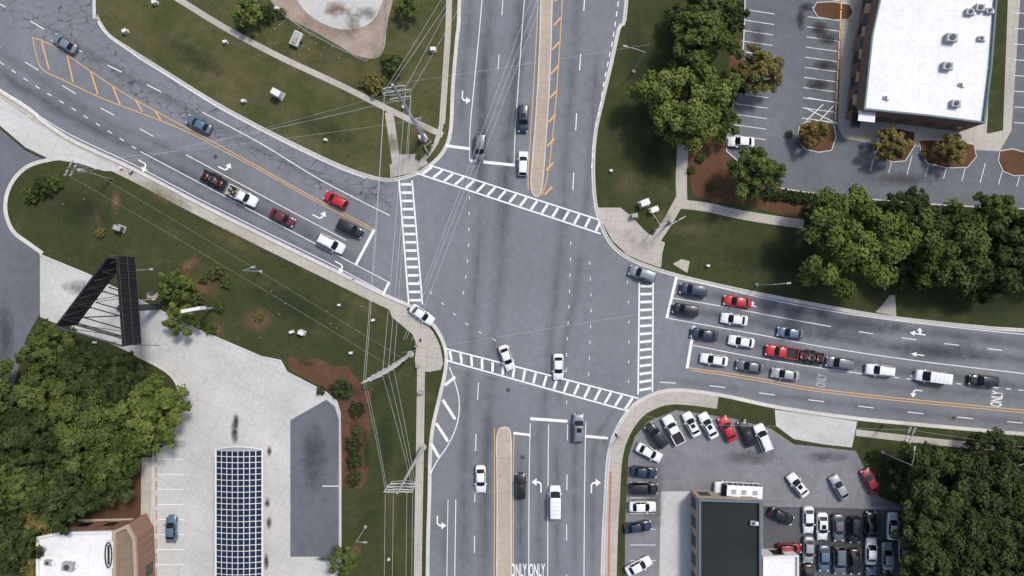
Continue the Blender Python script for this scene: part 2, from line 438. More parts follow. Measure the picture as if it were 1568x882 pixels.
dash([(0,95),(60,135),(130,178),(215,232)],.9,1.6,.14)
line([(-300,-28),(0,137),(58,176),(100,202),(140,222),(205,252),(300,302),(400,352),(500,401),(585,446)],.13)
line([(150,32),(160,48),(210,87),(250,112),(330,162),(400,200),(470,235),(520,258),(560,273)],.13)
arrow(220,253,-30,'r',1.);arrow(345,257,-27,'l',1.);arrow(490,331,-27,'l',1.);arrow(521,408,-30,'r',1.)
line([(1036,424),(1021,487)],.5,sm=False);line([(1063,499),(1052,564)],.5,sm=False)
line([(1036,426),(1100,440),(1200,463),(1350,488),(1568,512),(1800,530)],.13)
line([(1027,456),(1100,468),(1200,487),(1250,496)],.13); dash([(1250,496),(1350,513),(1568,540),(1800,556)],2.6,5,.13)
line([(1021,487),(1065,495),(1160,512),(1260,531),(1400,552),(1568,572)],.13)
line([(1058,528),(1160,548),(1260,564),(1350,576)],.13);dash([(1350,576),(1450,586),(1568,598)],.9,1.3,.14)
line([(1054,563),(1150,577),(1250,595),(1400,612),(1568,628),(1800,650)],.16,'yellow')
line([(1058,567),(1150,581),(1250,599),(1400,616),(1568,632),(1800,654)],.14,'yellow')
dash([(1010,585),(1100,592),(1200,607),(1400,632),(1568,648)],2.8,6,.13)
arrow(1405,511,171,'c',1.1);arrow(1405,543,172,'s',.9);arrow(1402,573,172,'l',.9);arrow(1402,600,173,'l',.9)
arrow(1150,468,171,'c',.8)
line([(688,562),(696,583),(703,612),(701,645),(688,678),(668,708),(659,726)],.16)
for a,b in [((681,590),(697,577)),((678,612),(697,642)),((668,648),(686,676)),((661,680),(672,700))]: line([a,b],.5,sm=False)
line([(698,765),(696,900)],.13,sm=False); line([(686,765),(684,900)],.11,sm=False)
dash([(734,560),(731,620),(728,700),(726,900)],3,6,.13,start=3)
line([(757,655),(757,760),(756,1100)],.14,'yellow');line([(787,666),(786,760),(786,1100)],.14,'yellow')
line([(812,641),(869,645)],.5,sm=False);line([(786,663),(812,666)],.42,sm=False);line([(897,668),(931,671)],.45,sm=False)
line([(812,648),(810,760),(809,1100)],.13);line([(840,650),(839,760),(838,1100)],.13)
dash([(869,650),(868,760),(866,1100)],2.8,6,.13);line([(897,645),(895,760),(893,1100)],.13)
arrow(825,742,90,'l',1.1);arrow(909,743,90,'r',1.1);arrow(673,801,-90,'l',1.05)
for pts in [[(719,300),(716,400),(706,470)],[(874,370),(872,450),(867,560),(868,630)],[(903,400),(905,480),(900,600)],[(640,430),(720,500),(800,540)]]: dash(pts,.6,2.2,.12)
dash([(961,430),(963,500),(962,600)],.5,3,.12)
mk.obj('road_markings',road)
def only(x,y,rot,sx,sy,m='white'):
    c=bpy.data.curves.new('only_lettering','FONT'); c.body='ONLY'; c.align_x='CENTER'; c.align_y='CENTER'; c.size=1; c.offset=.012
    o=bpy.data.objects.new('tmp',c); COL.objects.link(o); bpy.context.view_layer.update()
    me=bpy.data.meshes.new_from_object(o); bpy.data.objects.remove(o)
    me.materials.clear(); me.materials.append(M[m])
    q=new_obj('only_lettering',me,road); p=W(x,y); q.location=(p[0],p[1],.036); q.rotation_euler=(0,0,math.radians(rot)); q.scale=(sx,sy,1)
only(794,874,0,1.05,3.2);only(822,874,0,1.05,3.2);only(1527,611,82,1.0,2.8);only(1258,583,82,.85,2.4,'faded')
med=empty('median')
def island(name,pts,mat,zt,parent,kerb=True,base=0.,sm=4,kw=.2):
    c=cat(pts,sm,True) if sm else pts
    sheet(name,c,zt,mat,parent)
    b=MB(); wp=w2(c)
    ar=sum(wp[i-1][0]*wp[i][1]-wp[i][0]*wp[i-1][1] for i in range(len(wp)))
    o=-1 if ar>0 else 1
    ribbon(b,wp,-.01*o,kw*o,zt+.02,M['kerb'],closed=True,h=zt+.02-base)
    b.obj('kerb',parent)
island('median_surface',[(832,-330),(829,0),(823,150),(815,255),(814,288),(820,300),(826,297),(830,280),(836,200),(843,60),(850,-330)],M['tan'],.12,med,sm=3)
island('median_surface',[(762,1280),(762,760),(761,690),(763,662),(771,655),(780,660),(782,690),(782,760),(781,1280)],M['tan'],.12,med,sm=3)

# ------------------------------------------------------------------ pavements and lots
pav=empty('sidewalk')
def walk(pts,wpx,z=.127,mat='side',sm=4):
    b=MB(); wp=w2(cat(pts,sm) if len(pts)>2 else pts); ribbon(b,wp,-wpx*S/2,wpx*S/2,z,M[mat]); b.obj('path',pav)
def edgewalk(k,i0,i1,o1,o2,z=.126,mat='side'):
    c=w2(edge[k])[i0*4:i1*4+1]; b=MB(); ribbon(b,c,-o1*sgn[k],-o2*sgn[k],z,M[mat]); b.obj('path',pav)
walk([(200,-45),(275,0),(345,43),(430,88),(520,130),(600,170),(678,207)],9)
walk([(694,-300),(688,0),(683,100),(677,190)],9,.129)
walk([(596,172),(602,215),(608,256)],13,.131)
sheet('corner_plaza',[(598,272),(597,252),(612,249),(609,237),(636,236),(650,243),(656,250),(635,264)],.135,M['side'],pav)
walk([(676,190),(668,218),(650,243)],7,.133)
sheet('pond_edge',cat([(395,-60),(425,15),(445,30),(480,48),(515,68),(545,85),(575,90),(588,75),(592,40),(594,-60)],3,True),.126,M['dirtconc'],pav)
sheet('pond_floor',cat([(425,-60),(455,0),(480,28),(520,45),(560,40),(583,10),(586,-60)],3,True),.131,M['conc'],pav)
sheet('corner_plaza',[(915,318),(950,318),(965,330),(990,356),(1018,372),(1014,388),(1012,410),(985,401),(960,390),(937,368),(922,340)],.127,M['side'],pav)
walk([(1002,370),(1025,335),(1044,300)],15,.131)
walk([(1044,312),(1043,270),(1046,220)],17,.134)
walk([(1034,312),(1080,317),(1130,328),(1190,338),(1230,343)],14,.137)
sheet('ramp',[(1030,404),(1043,397),(1056,400),(1052,418)],.130,M['side'],pav)
sheet('ramp',[(1340,478),(1352,465),(1362,452),(1370,452),(1372,484)],.130,M['side'],pav)
edgewalk('SW',5,10,0.1,1.7)
edgewalk('SW',1,5,0.1,1.7)
sheet('corner_plaza',cat([(600,466),(632,480),(655,498),(670,520),(677,545),(675,566),(638,566),(637,535),(632,512),(600,485)],2,True),.132,M['side'],pav)
walk([(645,560),(643,700),(640,882),(638,1280)],12,.129)
sheet('driveway_apron',[(-300,-22),(0,150),(60,192),(110,222),(150,241),(190,262),(160,262),(120,250),(75,243),(40,226),(0,192),(-300,30)],.139,M['conc'],pav)
walk([(150,257),(110,243),(75,245),(40,257),(16,285),(9,320),(20,353),(45,373),(66,388)],6,.145,'kerb')
sheet('frontage_road',cat([(-400,30),(-300,60),(0,197),(40,231),(72,247),(40,258),(15,285),(8,320),(20,355),(45,376),(62,388),(62,480),(40,520),(20,600),(0,660),(-400,720)],1),.136,M['lot'],pav)
sheet('parking_lot',[(62,390),(135,420),(205,455),(235,470),(300,503),(400,546),(430,552),(440,570),(500,601),(516,615),(521,632),(522,700),(522,1200),(235,1200),(235,700),(262,670),(276,640),(275,600),(262,575),(235,557),(205,543),(180,530),(130,512),(85,495),(62,485)],.133,M['conc'],pav)
kk=MB(); ribbon(kk,w2([(62,390),(135,420),(205,455),(235,470),(300,503),(400,546),(430,552),(440,570),(500,601),(516,615),(521,632),(522,700),(522,1200)]),-.1,.15,.24,M['kerb'],h=.1)
ribbon(kk,w2(cat([(235,1200),(235,700),(262,670),(276,640),(275,600),(262,575),(235,557),(205,543)],3)),-.1,.15,.24,M['kerb'],h=.1); kk.obj('lot_kerb',pav)
sheet('asphalt_patch',[(445,643),(500,612),(513,622),(519,642),(519,852),(445,852)],.139,M['lot'],pav)
sheet('path',[(217,700),(234,700),(234,1200),(213,1200)],.139,M['side'],pav)
sheet('path',[(120,795),(217,793),(217,812),(120,815)],.142,M['side'],pav)
edgewalk('SE',1,8,0.0,2.2,.127)
sheet('parking_lot',[(962,700),(972,668),(992,645),(1035,628),(1120,640),(1180,656),(1215,680),(1310,690),(1345,760),(1382,775),(1385,1200),(955,1200),(957,800)],.130,M['lotlight'],pav)
sheet('driveway_apron',[(1186,627),(1250,636),(1312,645),(1304,685),(1260,680),(1215,672),(1188,652)],.135,M['conc'],pav)
walk([(1310,662),(1440,677),(1568,688),(1900,712)],10,.131)
sheet('concrete_pad',[(1012,752),(1066,752),(1066,1200),(1003,1200)],.135,M['conc'],pav)
sheet('storage_yard',[(1168,775),(1383,778),(1388,1200),(1168,1200)],.134,M['lotdark'],pav)
b=MB(); ribbon(b,w2([(935,722),(933,800),(930,1000)]),-.18,.18,.142,M['red']); b.obj('red_kerb_paint',pav)
sheet('mulch_bed',cat([(1056,215),(1110,215),(1165,275),(1240,300),(1236,335),(1150,317),(1075,305),(1058,285)],2,True),.124,M['mulch'],verge)
sheet('mulch_bed',[(1120,60),(1145,60),(1135,150),(1112,150)],.124,M['mulch'],verge)
sheet('mulch_bed',cat([(140,815),(125,800),(165,775),(200,740),(218,690),(232,690),(216,740),(216,792),(180,795)],2,True),.124,M['mulch'],verge)
sheet('mulch_bed',cat([(442,545),(465,552),(488,549),(512,563),(530,560),(552,586),(572,594),(564,622),(571,650),(558,690),(564,720),(555,748),(540,745),(524,742),(524,680),(523,632),(516,610),(500,598),(470,580),(445,566)],2,True),.124,M['mulch'],verge)
sheet('parking_lot',cat([(1142,-330),(1140,20),(1134,90),(1124,150),(1116,200),(1112,232),(1150,260),(1180,284),(1230,294),(1300,302),(1400,311),(1568,320),(2020,330),(2020,-330)],1),.130,M['lot'],pav)
sheet('path',[(1300,-330),(1283,195),(1292,212),(1345,222),(1530,232),(1548,200),(1568,-100),(1568,-330)],.136,M['side'],pav)
kk=MB(); ribbon(kk,w2(cat([(1142,-330),(1140,20),(1134,90),(1124,150),(1116,200),(1112,232),(1150,260),(1180,284),(1230,294),(1300,302),(1400,311),(1568,320),(2020,330)],2)),-.1,.1,.26,M['kerb'],h=.14); kk.obj('lot_kerb',pav)
sheet('lawn',[(1532,-200),(1550,-200),(1535,200),(1510,205)],.142,M['grass'],verge)
planter=empty('planting_island')
for pts in [[(1222,205),(1232,188),(1275,190),(1272,230),(1232,228)],[(1346,205),(1350,198),(1400,203),(1385,246),(1347,240)],[(1408,222),(1415,215),(1490,222),(1480,256),(1420,250)],[(1250,5),(1300,8),(1298,30),(1252,26)],[(1530,232),(1568,234),(1568,268),(1535,262)]]:
    island('soil',pts,M['mulch'],.20,planter,base=.13,sm=2,kw=.16)
st=MB()
def stall(a,b,w=.1,z=.1445): ribbon(st,w2([a,b]),-w/2,w/2,z,M['white'])
for i in range(13): stall((1238-i*.9,-5+i*15.5),(1288-i*.6,2+i*15.5),.1,.1445+.0002*(i%3))
for i in range(13): stall((1140-i*1.6,15+i*16),(1186-i*1.2,22+i*16))
for i in range(9): stall((1340+i*28,232+i*3),(1332+i*28,262+i*3))
for i in range(14): stall((240,680+i*23),(282,680+i*23),.12)
for i in range(8): stall((1552,20+i*24),(1590,22+i*24))
for i in range(6): stall((965,738+i*24),(1004,738+i*24))
for j,(a,b) in enumerate([((1236,150),(1284,158)),((1232,165),(1282,190)),((1234,185),(1260,160)),((1250,190),(1276,162)),((494,744),(519,744))]): stall(a,b,.14,.1452+.0004*j)
st.obj('parking_lines',pav)
for x,y,rx,ry,r,m in [(395,490,26,22,0,'dirt'),(330,505,18,12,0,'dirt'),(178,310,8,24,0,'dirt'),(150,335,6,22,15,'dirt'),(290,405,20,12,30,'dirt'),(545,840,10,14,0,'dirt'),(300,440,40,26,0,'dirt'),
  (480,80,40,10,-30,'dry'),(540,115,50,14,-28,'dry'),(640,200,24,16,0,'dry'),(540,40,14,26,0,'dry'),(380,120,60,18,-28,'dry'),(230,60,50,20,-30,'dry'),(600,220,20,16,0,'dry'),(1010,330,18,14,0,'dry'),(960,280,26,30,0,'dry'),(1060,350,40,14,0,'dry'),(360,370,60,14,-26,'dry'),(560,470,50,14,-26,'dry'),(600,760,14,60,0,'dry'),(250,300,50,14,-26,'dry'),
  (980,120,20,90,8,'lush_shade'),(1000,240,20,50,0,'lush_shade'),(1170,400,80,26,-10,'lush_shade'),(1240,400,50,50,0,'lush_shade'),(120,320,60,30,-20,'lush_shade'),(450,470,70,26,-26,'lush_shade'),(590,680,14,60,0,'lush_shade'),(300,90,60,16,-28,'lush_shade'),(500,200,60,18,-26,'lush_shade'),(1500,470,90,18,-5,'lush_shade'),(545,600,14,12,0,'lush_shade'),(548,660,14,24,0,'lush_shade'),(540,720,12,18,0,'lush_shade'),(560,690,8,40,0,'lush_shade'),(470,556,16,6,-20,'lush_shade')]:  # NE ovals paint soft shade on the lawn; the rest are darker turf
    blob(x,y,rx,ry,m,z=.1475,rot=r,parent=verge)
for x,y,rx,ry,m in [(360,660,7,20,'oil'),(362,645,5,14,'oil'),(410,770,5,9,'oil'),(412,800,5,11,'oil'),(408,860,4,14,'oil'),(413,690,4,10,'oil'),(270,680,18,8,'oil2'),(120,440,26,12,'oil2'),
  (1255,45,16,12,'oil'),(1268,60,18,10,'oil'),(1262,100,20,9,'oil'),(1252,130,20,10,'oil'),(1235,12,12,8,'oil'),(1160,60,14,30,'oil2'),(1225,30,8,20,'oil'),(1380,275,60,12,'oil2'),
  (1150,700,50,12,'oil2'),(1260,700,40,10,'oil2'),(1000,760,20,60,'oil2'),(10,510,14,60,'oil2'),(480,700,22,60,'oil2'),(1300,820,80,40,'oil2'),(495,855,12,5,'oil'),(560,20,18,12,'oil2'),(515,15,20,14,'dirt'),(1100,720,40,14,'paleblob')]:
    blob(x,y,rx,ry,m,z=.149,parent=pav)
# ------------------------------------------------------------------ vehicles
PAINT={'white':(.76,.77,.78),'silver':(.36,.38,.40),'grey':(.13,.15,.17),'steelgrey':(.20,.235,.27),'slate':(.11,.17,.235),'navy':(.018,.032,.06),'black':(.010,.011,.013),'red':(.46,.015,.02),'maroon':(.11,.018,.025),'crimson':(.24,.02,.03)}
PM={}
for k,c in PAINT.items():
    t=NT('car_paint_'+k); t.bsdf(c,.32,spec=.5,metal=.25 if k in('silver','grey','slate','steelgrey') else 0,coat=.6); PM[k]=t.m
def simple(name,c,r=.5,sp=.3):
    t=NT(name); t.bsdf(c,r,spec=sp); return t.m
CG=simple('car_glass',(.006,.008,.011),.1,.45); CT=simple('tyre_rubber',(.015,.015,.015),.85); CHL=simple('headlamp',(.6,.62,.64),.15,.6); CTL=simple('tail_lamp',(.35,.01,.01),.3); CTR=simple('black_trim',(.02,.02,.022),.6); CHB=simple('wheel_alloy',(.4,.4,.42),.35)
def body(b,L,Wd,xs,tops,ws,pm,zlow=.24):
    sec=[];h=Wd/2
    for x,t,w in zip(xs,tops,ws):
        y=h*w
        sec.append([(x*L,-y*.93,zlow),(x*L,-y,zlow+.22),(x*L,-y,max(t-.28,.5)),(x*L,-y*.955,t-.08),(x*L,-y*.84,t),(x*L,-y*.45,t+.025),(x*L,0,t+.035),(x*L,y*.45,t+.025),(x*L,y*.84,t),(x*L,y*.955,t-.08),(x*L,y,max(t-.28,.5)),(x*L,y,zlow+.22),(x*L,y*.93,zlow)])
    n=13;vs=[p for s_ in sec for p in s_];fs=[]
    for i in range(len(sec)-1):
        for j in range(n): 
            a=i*n+j;c=i*n+(j+1)%n; fs.append((c,c+n,a+n,a))
    b.add(vs,fs,pm,True)
    b.add(sec[0],[tuple(range(n))],pm); b.add(sec[-1],[tuple(range(n))[::-1]],pm)
def cabin(b,L,Wd,H,zb,xb0,xr0,xr1,xf,pm,bw=.9,rw=.70,roofmat=None,sun=False):
    h=Wd/2;yb=h*bw;yr=h*rw
    x0,x1,x3,x4=xb0*L,xr0*L,xr1*L,xf*L;x2=(x1+x3)/2
    for s_ in(-1,1):
        vs=[(x0,s_*yb*.9,zb),(x1,s_*yr,H-.03),(x1,s_*yb,zb),(x2,s_*yr*1.03,H),(x2,s_*yb,zb),(x3,s_*yr,H-.03),(x3,s_*yb,zb),(x4,s_*yb*.88,zb)]
        fs=[(0,2,1),(2,4,3,1),(4,6,5,3),(6,7,5)]
        b.add(vs,fs if s_<0 else [f[::-1] for f in fs],CG)
        rods=[((x0,s_*yb*.9,zb),(x1,s_*yr,H-.02),.055),((x4,s_*yb*.88,zb),(x3,s_*yr,H-.02),.045),((x2,s_*yb,zb),(x2,s_*yr*1.03,H-.01),.04)]
        for p,q,r in rods: b.rod(p,q,r,pm,n=5)
    b.add([(x0,-yb*.9,zb),(x0-.08,0,zb),(x0,yb*.9,zb),(x1,yr,H-.03),(x1,0,H+.0),(x1,-yr,H-.03)],[(0,5,4,1),(1,4,3,2)],CG,True)
    b.add([(x4,-yb*.88,zb),(x4+.14,0,zb),(x4,yb*.88,zb),(x3,yr,H-.03),(x3+.05,0,H+.0),(x3,-yr,H-.03)],[(0,1,4,5),(1,2,3,4)],CG,True)
    rm=roofmat or pm; vs=[];xsn=[x1-.06,x1+.1,x2,x3-.1,x3+.05];ed=[.0,.035,.055,.035,.0]
    for x,e in zip(xsn,ed):
        bow=.05 if x==xsn[-1] else 0
        for f,zz in((-1,-.02),(-.86,.02),(0,.045),(.86,.02),(1,-.02)): vs.append((x+bow*(1-abs(f)),f*yr*1.04,H-.03+e+zz*.9))
    fs=[(i*5+j,i*5+5+j,i*5+6+j,i*5+1+j) for i in range(4) for j in range(4)]
    b.add(vs,fs,rm,True)
    if sun: b.box(((x2+x3)/2-.05,0,H+.062),(.75,yr*1.15,.012),CG)
def wheels(b,L,Wd,xs=(-.3,.31),r=.33):
    for x in xs:
        for s_ in(-1,1):
            y=s_*(Wd/2-.10); b.rod((x*L,y-.11,r),(x*L,y+.11,r),r,CT,n=14); b.rod((x*L,y+s_*.112,r),(x*L,y+s_*.125,r),r*.6,CHB,n=10)
def trim(b,L,Wd,zf,zr,mx,pm):
    h=Wd/2
    for s_ in(-1,1):
        b.box((L*.462,s_*h*.70,zf),(.30,.34,.11),CHL,rz=-s_*.35); b.box((-L*.482,s_*h*.72,zr),(.14,.36,.16),CTL,rz=s_*.2)
        b.box((mx*L,s_*(h+.07),.98),(.16,.24,.14),pm); 
    b.box((L*.497,0,.45),(.05,Wd*.5,.16),CTR); b.box((-L*.497,0,.45),(.05,Wd*.55,.12),CTR)
MESH={}
def vehicle_mesh(kind,col):
    key=(kind,col)
    if key in MESH: return MESH[key]
    b=MB();pm=PM[col]
    if kind in('sedan','sedan_sr'):
        L,Wd,H=4.75,1.86,1.43
        body(b,L,Wd,[-.5,-.485,-.45,-.36,-.2,0,.15,.22,.33,.42,.47,.49,.5],[.72,.88,.97,1.0,.98,.95,.95,.94,.88,.80,.70,.62,.52],[.72,.84,.93,.985,1,1,1,1,.985,.93,.83,.74,.64],pm)
        cabin(b,L,Wd,H,.95,-.385,-.235,.055,.225,pm,sun=kind=='sedan_sr'); trim(b,L,Wd,.66,.80,.165,pm); wheels(b,L,Wd)
        for s_ in(-1,1): b.box((.33*L,s_*.52,.905),(1.0,.018,.012),CTR,rz=s_*-.06)
    elif kind=='hatch':
        L,Wd,H=4.3,1.8,1.5
        body(b,L,Wd,[-.5,-.485,-.45,-.36,-.2,0,.15,.24,.34,.43,.475,.49,.5],[.72,.92,1.0,1.0,.98,.95,.95,.94,.88,.80,.70,.62,.52],[.78,.88,.95,.985,1,1,1,1,.985,.93,.83,.74,.64],pm)
        cabin(b,L,Wd,H,.96,-.475,-.38,.06,.25,pm); trim(b,L,Wd,.66,.82,.18,pm); wheels(b,L,Wd)
    elif kind in('suv','suv_sr'):
        L,Wd,H=4.85,1.97,1.74
        body(b,L,Wd,[-.5,-.49,-.46,-.36,-.2,0,.15,.24,.34,.43,.475,.49,.5],[.8,1.0,1.08,1.1,1.08,1.06,1.06,1.05,1.0,.93,.82,.72,.6],[.82,.9,.96,.99,1,1,1,1,.99,.95,.87,.79,.7],pm,.3)
        cabin(b,L,Wd,H,1.06,-.48,-.425,.08,.235,pm,bw=.92,rw=.74,sun=kind=='suv_sr'); trim(b,L,Wd,.78,.95,.175,pm); wheels(b,L,Wd,r=.37)
        for s_ in(-1,1): b.rod((-.38*L,s_*.66,H+.05),(.03*L,s_*.66,H+.05),.025,CTR,n=5)
    elif kind in('pickup','pickup_load'):
        L,Wd,H=5.6,2.0,1.85
        body(b,L,Wd,[-.5,-.49,-.3,-.09,-.08,0,.15,.24,.34,.43,.475,.49,.5],[.70,.78,.78,.78,1.12,1.12,1.12,1.1,1.05,.99,.88,.78,.62],[.93,.97,.99,1,1,1,1,1,.99,.95,.88,.8,.72],pm,.34)
        cabin(b,L,Wd,H,1.1,-.095,-.07,.12,.225,pm,bw=.92,rw=.75); trim(b,L,Wd,.84,.9,.185,pm); wheels(b,L,Wd,r=.4)
        for s_ in(-1,1): b.box((-.295*L,s_*.93,.98),(.40*L,.13,.34),pm)
        b.box((-.492*L,0,.98),(.10,1.74,.34),pm); b.box((-.292*L,0,.83),(.38*L,1.7,.02),CTR)
        if kind=='pickup_load':
            rr=random.Random(3)
            lm=[simple('load_green',(.12,.17,.05)),simple('load_tan',(.4,.3,.16)),CTR,simple('load_grey',(.3,.3,.3))]
            for i in range(16): b.box((-.44*L+rr.random()*.34*L,rr.uniform(-.65,.65),1.05+rr.random()*.35),(rr.uniform(.25,.7),rr.uniform(.2,.5),rr.uniform(.2,.4)),lm[i%4],rz=rr.random()*3)
    elif kind=='trailer':
        L,Wd=4.6,2.0; rr=random.Random(5)
        b.box((0,0,.62),(L,Wd,.12),CTR)
        for s_ in(-1,1): b.box((0,s_*.98,.95),(L,.06,.06),CTR); [b.box((x,s_*.98,.8),(.06,.06,.32),CTR) for x in(-2.2,-1.1,0,1.1,2.2)]
        b.rod((L/2,-.6,.55),(L/2+1.2,0,.5),.05,CTR);b.rod((L/2,.6,.55),(L/2+1.2,0,.5),.05,CTR)
        lm=[simple('mower_red',(.12,.02,.02)),simple('mower_black',(.02,.02,.02)),simple('mower_grey',(.3,.3,.3)),simple('mower_brown',(.09,.06,.045))]
        for x in(-1.4,.1,1.5):
            m=lm[0] if x!=.1 else lm[3]
            b.box((x,0,.95),(.9,1.1,.3),m,rz=rr.uniform(-.2,.2)); b.box((x-.2,0,1.2),(.4,.5,.35),lm[1]); b.rod((x-.6,-.4,1.3),(x-.6,.4,1.3),.05,lm[2]); b.box((x+.3,.2,1.12),(.3,.35,.1),lm[2],rz=.4)
            for s_ in(-1,1): b.rod((x-.5,s_*.6-.1,.9),(x-.5,s_*.6+.1,.9),.25,CT,n=10); b.rod((x+.45,s_*.5-.07,.85),(x+.45,s_*.5+.07,.85),.16,CT,n=10)
        wheels(b,L,Wd+.4,xs=(-.1,.12),r=.34)
    elif kind=='van':
        L,Wd,H=5.7,2.0,2.15
        body(b,L,Wd,[-.5,-.49,-.46,-.36,-.2,0,.15,.28,.36,.43,.475,.49,.5],[.9,1.15,1.2,1.2,1.2,1.2,1.2,1.18,1.1,1.0,.9,.78,.62],[.9,.95,.98,.99,1,1,1,1,.99,.95,.88,.8,.7],pm,.32)
        cabin(b,L,Wd,H,1.18,-.49,-.465,.17,.32,pm,bw=.95,rw=.84); trim(b,L,Wd,.84,1.0,.25,pm); wheels(b,L,Wd,r=.38)
        for x in(-1.9,-1.2,-.5,.2): b.box((x,0,H+.055),(.05,1.3,.03),M['grey'])
    elif kind=='bus':
        L,Wd,H=8.2,2.35,2.9
        body(b,L,Wd,[-.5,-.495,-.47,-.3,0,.2,.34,.36,.42,.47,.49,.5],[1.2,1.5,1.5,1.5,1.5,1.5,1.45,1.25,1.2,1.1,1.0,.8],[.93,.97,1,1,1,1,1,.98,.92,.86,.8,.7],pm,.35)
        cabin(b,L,Wd,H,1.48,-.49,-.475,.29,.355,pm,bw=.985,rw=.9); trim(b,L,Wd,1.0,1.2,.34,pm); wheels(b,L,Wd,r=.45)
        for x in(-2.6,-.6,1.2): b.box((x,0,H+.12),(.75,.75,.16),M['grey'])
        for i in range(7): 
            for s_ in(-1,1): b.box((-3.4+i*.95,s_*(Wd/2*.94),2.2),(.09,.16,1.2),pm,rx=s_*.09)
    me=b.mesh(kind+'_'+col); MESH[key]=me; return me
VN={'sedan':'sedan_car','sedan_sr':'sedan_car','hatch':'hatchback_car','suv':'suv_car','suv_sr':'suv_car','pickup':'pickup_truck','pickup_load':'pickup_truck','trailer':'utility_trailer','van':'passenger_van','bus':'minibus'}
cr_=random.Random(21)
def car(x,y,deg,kind='sedan',col='white',z=0.,sc=1.,nm=None):
    me=vehicle_mesh(kind,col); p=W(x,y,.9); sc=cr_.uniform(.95,1.03)
    o=new_obj(nm or VN[kind],me); o.location=(p[0],p[1],z); o.rotation_euler=(0,0,math.radians(deg)); o.scale=(sc,cr_.uniform(.97,1.02),cr_.uniform(.96,1.04)); return o
LZ=.152
for a in [(98,66,149,'sedan','steelgrey'),(304,190,153,'sedan','slate'),(514,306,153,'hatch','red'),(326,275,-27,'trailer','black'),(371,300,-27,'pickup_load','white'),(432,333,-27,'sedan','maroon'),
 (507,373,-27,'suv','white'),(536,350,-26,'suv','black'),(646,482,-35,'sedan','white'),(801,181,-91,'suv_sr','navy'),(735,226,-92,'suv','grey'),(801,250,88,'hatch','white'),
 (776,548,-70,'sedan','white'),(855,562,-90,'sedan','white'),(886,655,89,'suv_sr','steelgrey'),(736,734,-89,'sedan','white'),(797,745,90,'sedan','black'),(850,768,90,'van','white'),
 (984,419,162,'suv','steelgrey'),(1062,444,172,'suv','navy'),(1050,474,172,'suv','black'),(1130,462,172,'sedan','red'),(1125,489,172,'sedan','white'),(1079,512,171,'sedan','navy'),(1136,523,171,'sedan','white'),
 (1094,551,171,'sedan','white'),(1211,510,172,'sedan','slate'),(1197,539,172,'pickup','red'),(1242,547,172,'trailer','black'),(1149,561,172,'sedan','grey'),(1203,573,172,'sedan','silver'),(1286,556,172,'suv','grey'),
 (1348,567,174,'suv','white'),(1428,577,173,'van','white'),(1506,583,175,'suv','black')]: car(*a)
for a in [(1031,658,118,'pickup','white'),(1059,650,116,'sedan_sr','white'),(1085,652,118,'sedan_sr','white'),(1114,657,115,'sedan','red'),(1143,664,112,'sedan','black'),(1168,670,112,'suv','white'),(1005,667,128,'suv','black'),
 (994,693,-28,'sedan','white'),(986,723,-5,'sedan','navy'),(986,748,0,'suv','black'),(984,776,0,'sedan','white'),(977,807,8,'sedan','navy'),(978,867,28,'sedan','white'),(1128,748,177,'bus','white'),
 (1222,743,128,'sedan_sr','white'),(1286,747,120,'sedan','silver'),(1333,737,116,'sedan','crimson'),(1196,790,-25,'sedan','black'),
 (1238,796,-90,'sedan','white'),(1259,806,-90,'sedan_sr','white'),(1284,808,-88,'sedan','grey'),(1309,811,-91,'suv','black'),(1367,806,88,'sedan','white'),(1238,842,-92,'sedan','silver'),(1262,855,-90,'sedan','slate'),(1285,858,-90,'suv','grey'),
 (1309,860,-88,'sedan','black'),(1334,844,88,'sedan','white'),(1359,852,92,'sedan','silver'),(1334,803,90,'sedan','black'),(1384,842,90,'sedan','silver'),(1238,884,-90,'sedan','black'),(1334,890,90,'sedan','slate'),(1359,895,90,'sedan','black'),
 (262,810,90,'sedan','slate'),(1135,217,178,'sedan','white'),(1209,840,0,'hatch','crimson')]:
    o=car(*a); o.location.z=LZ
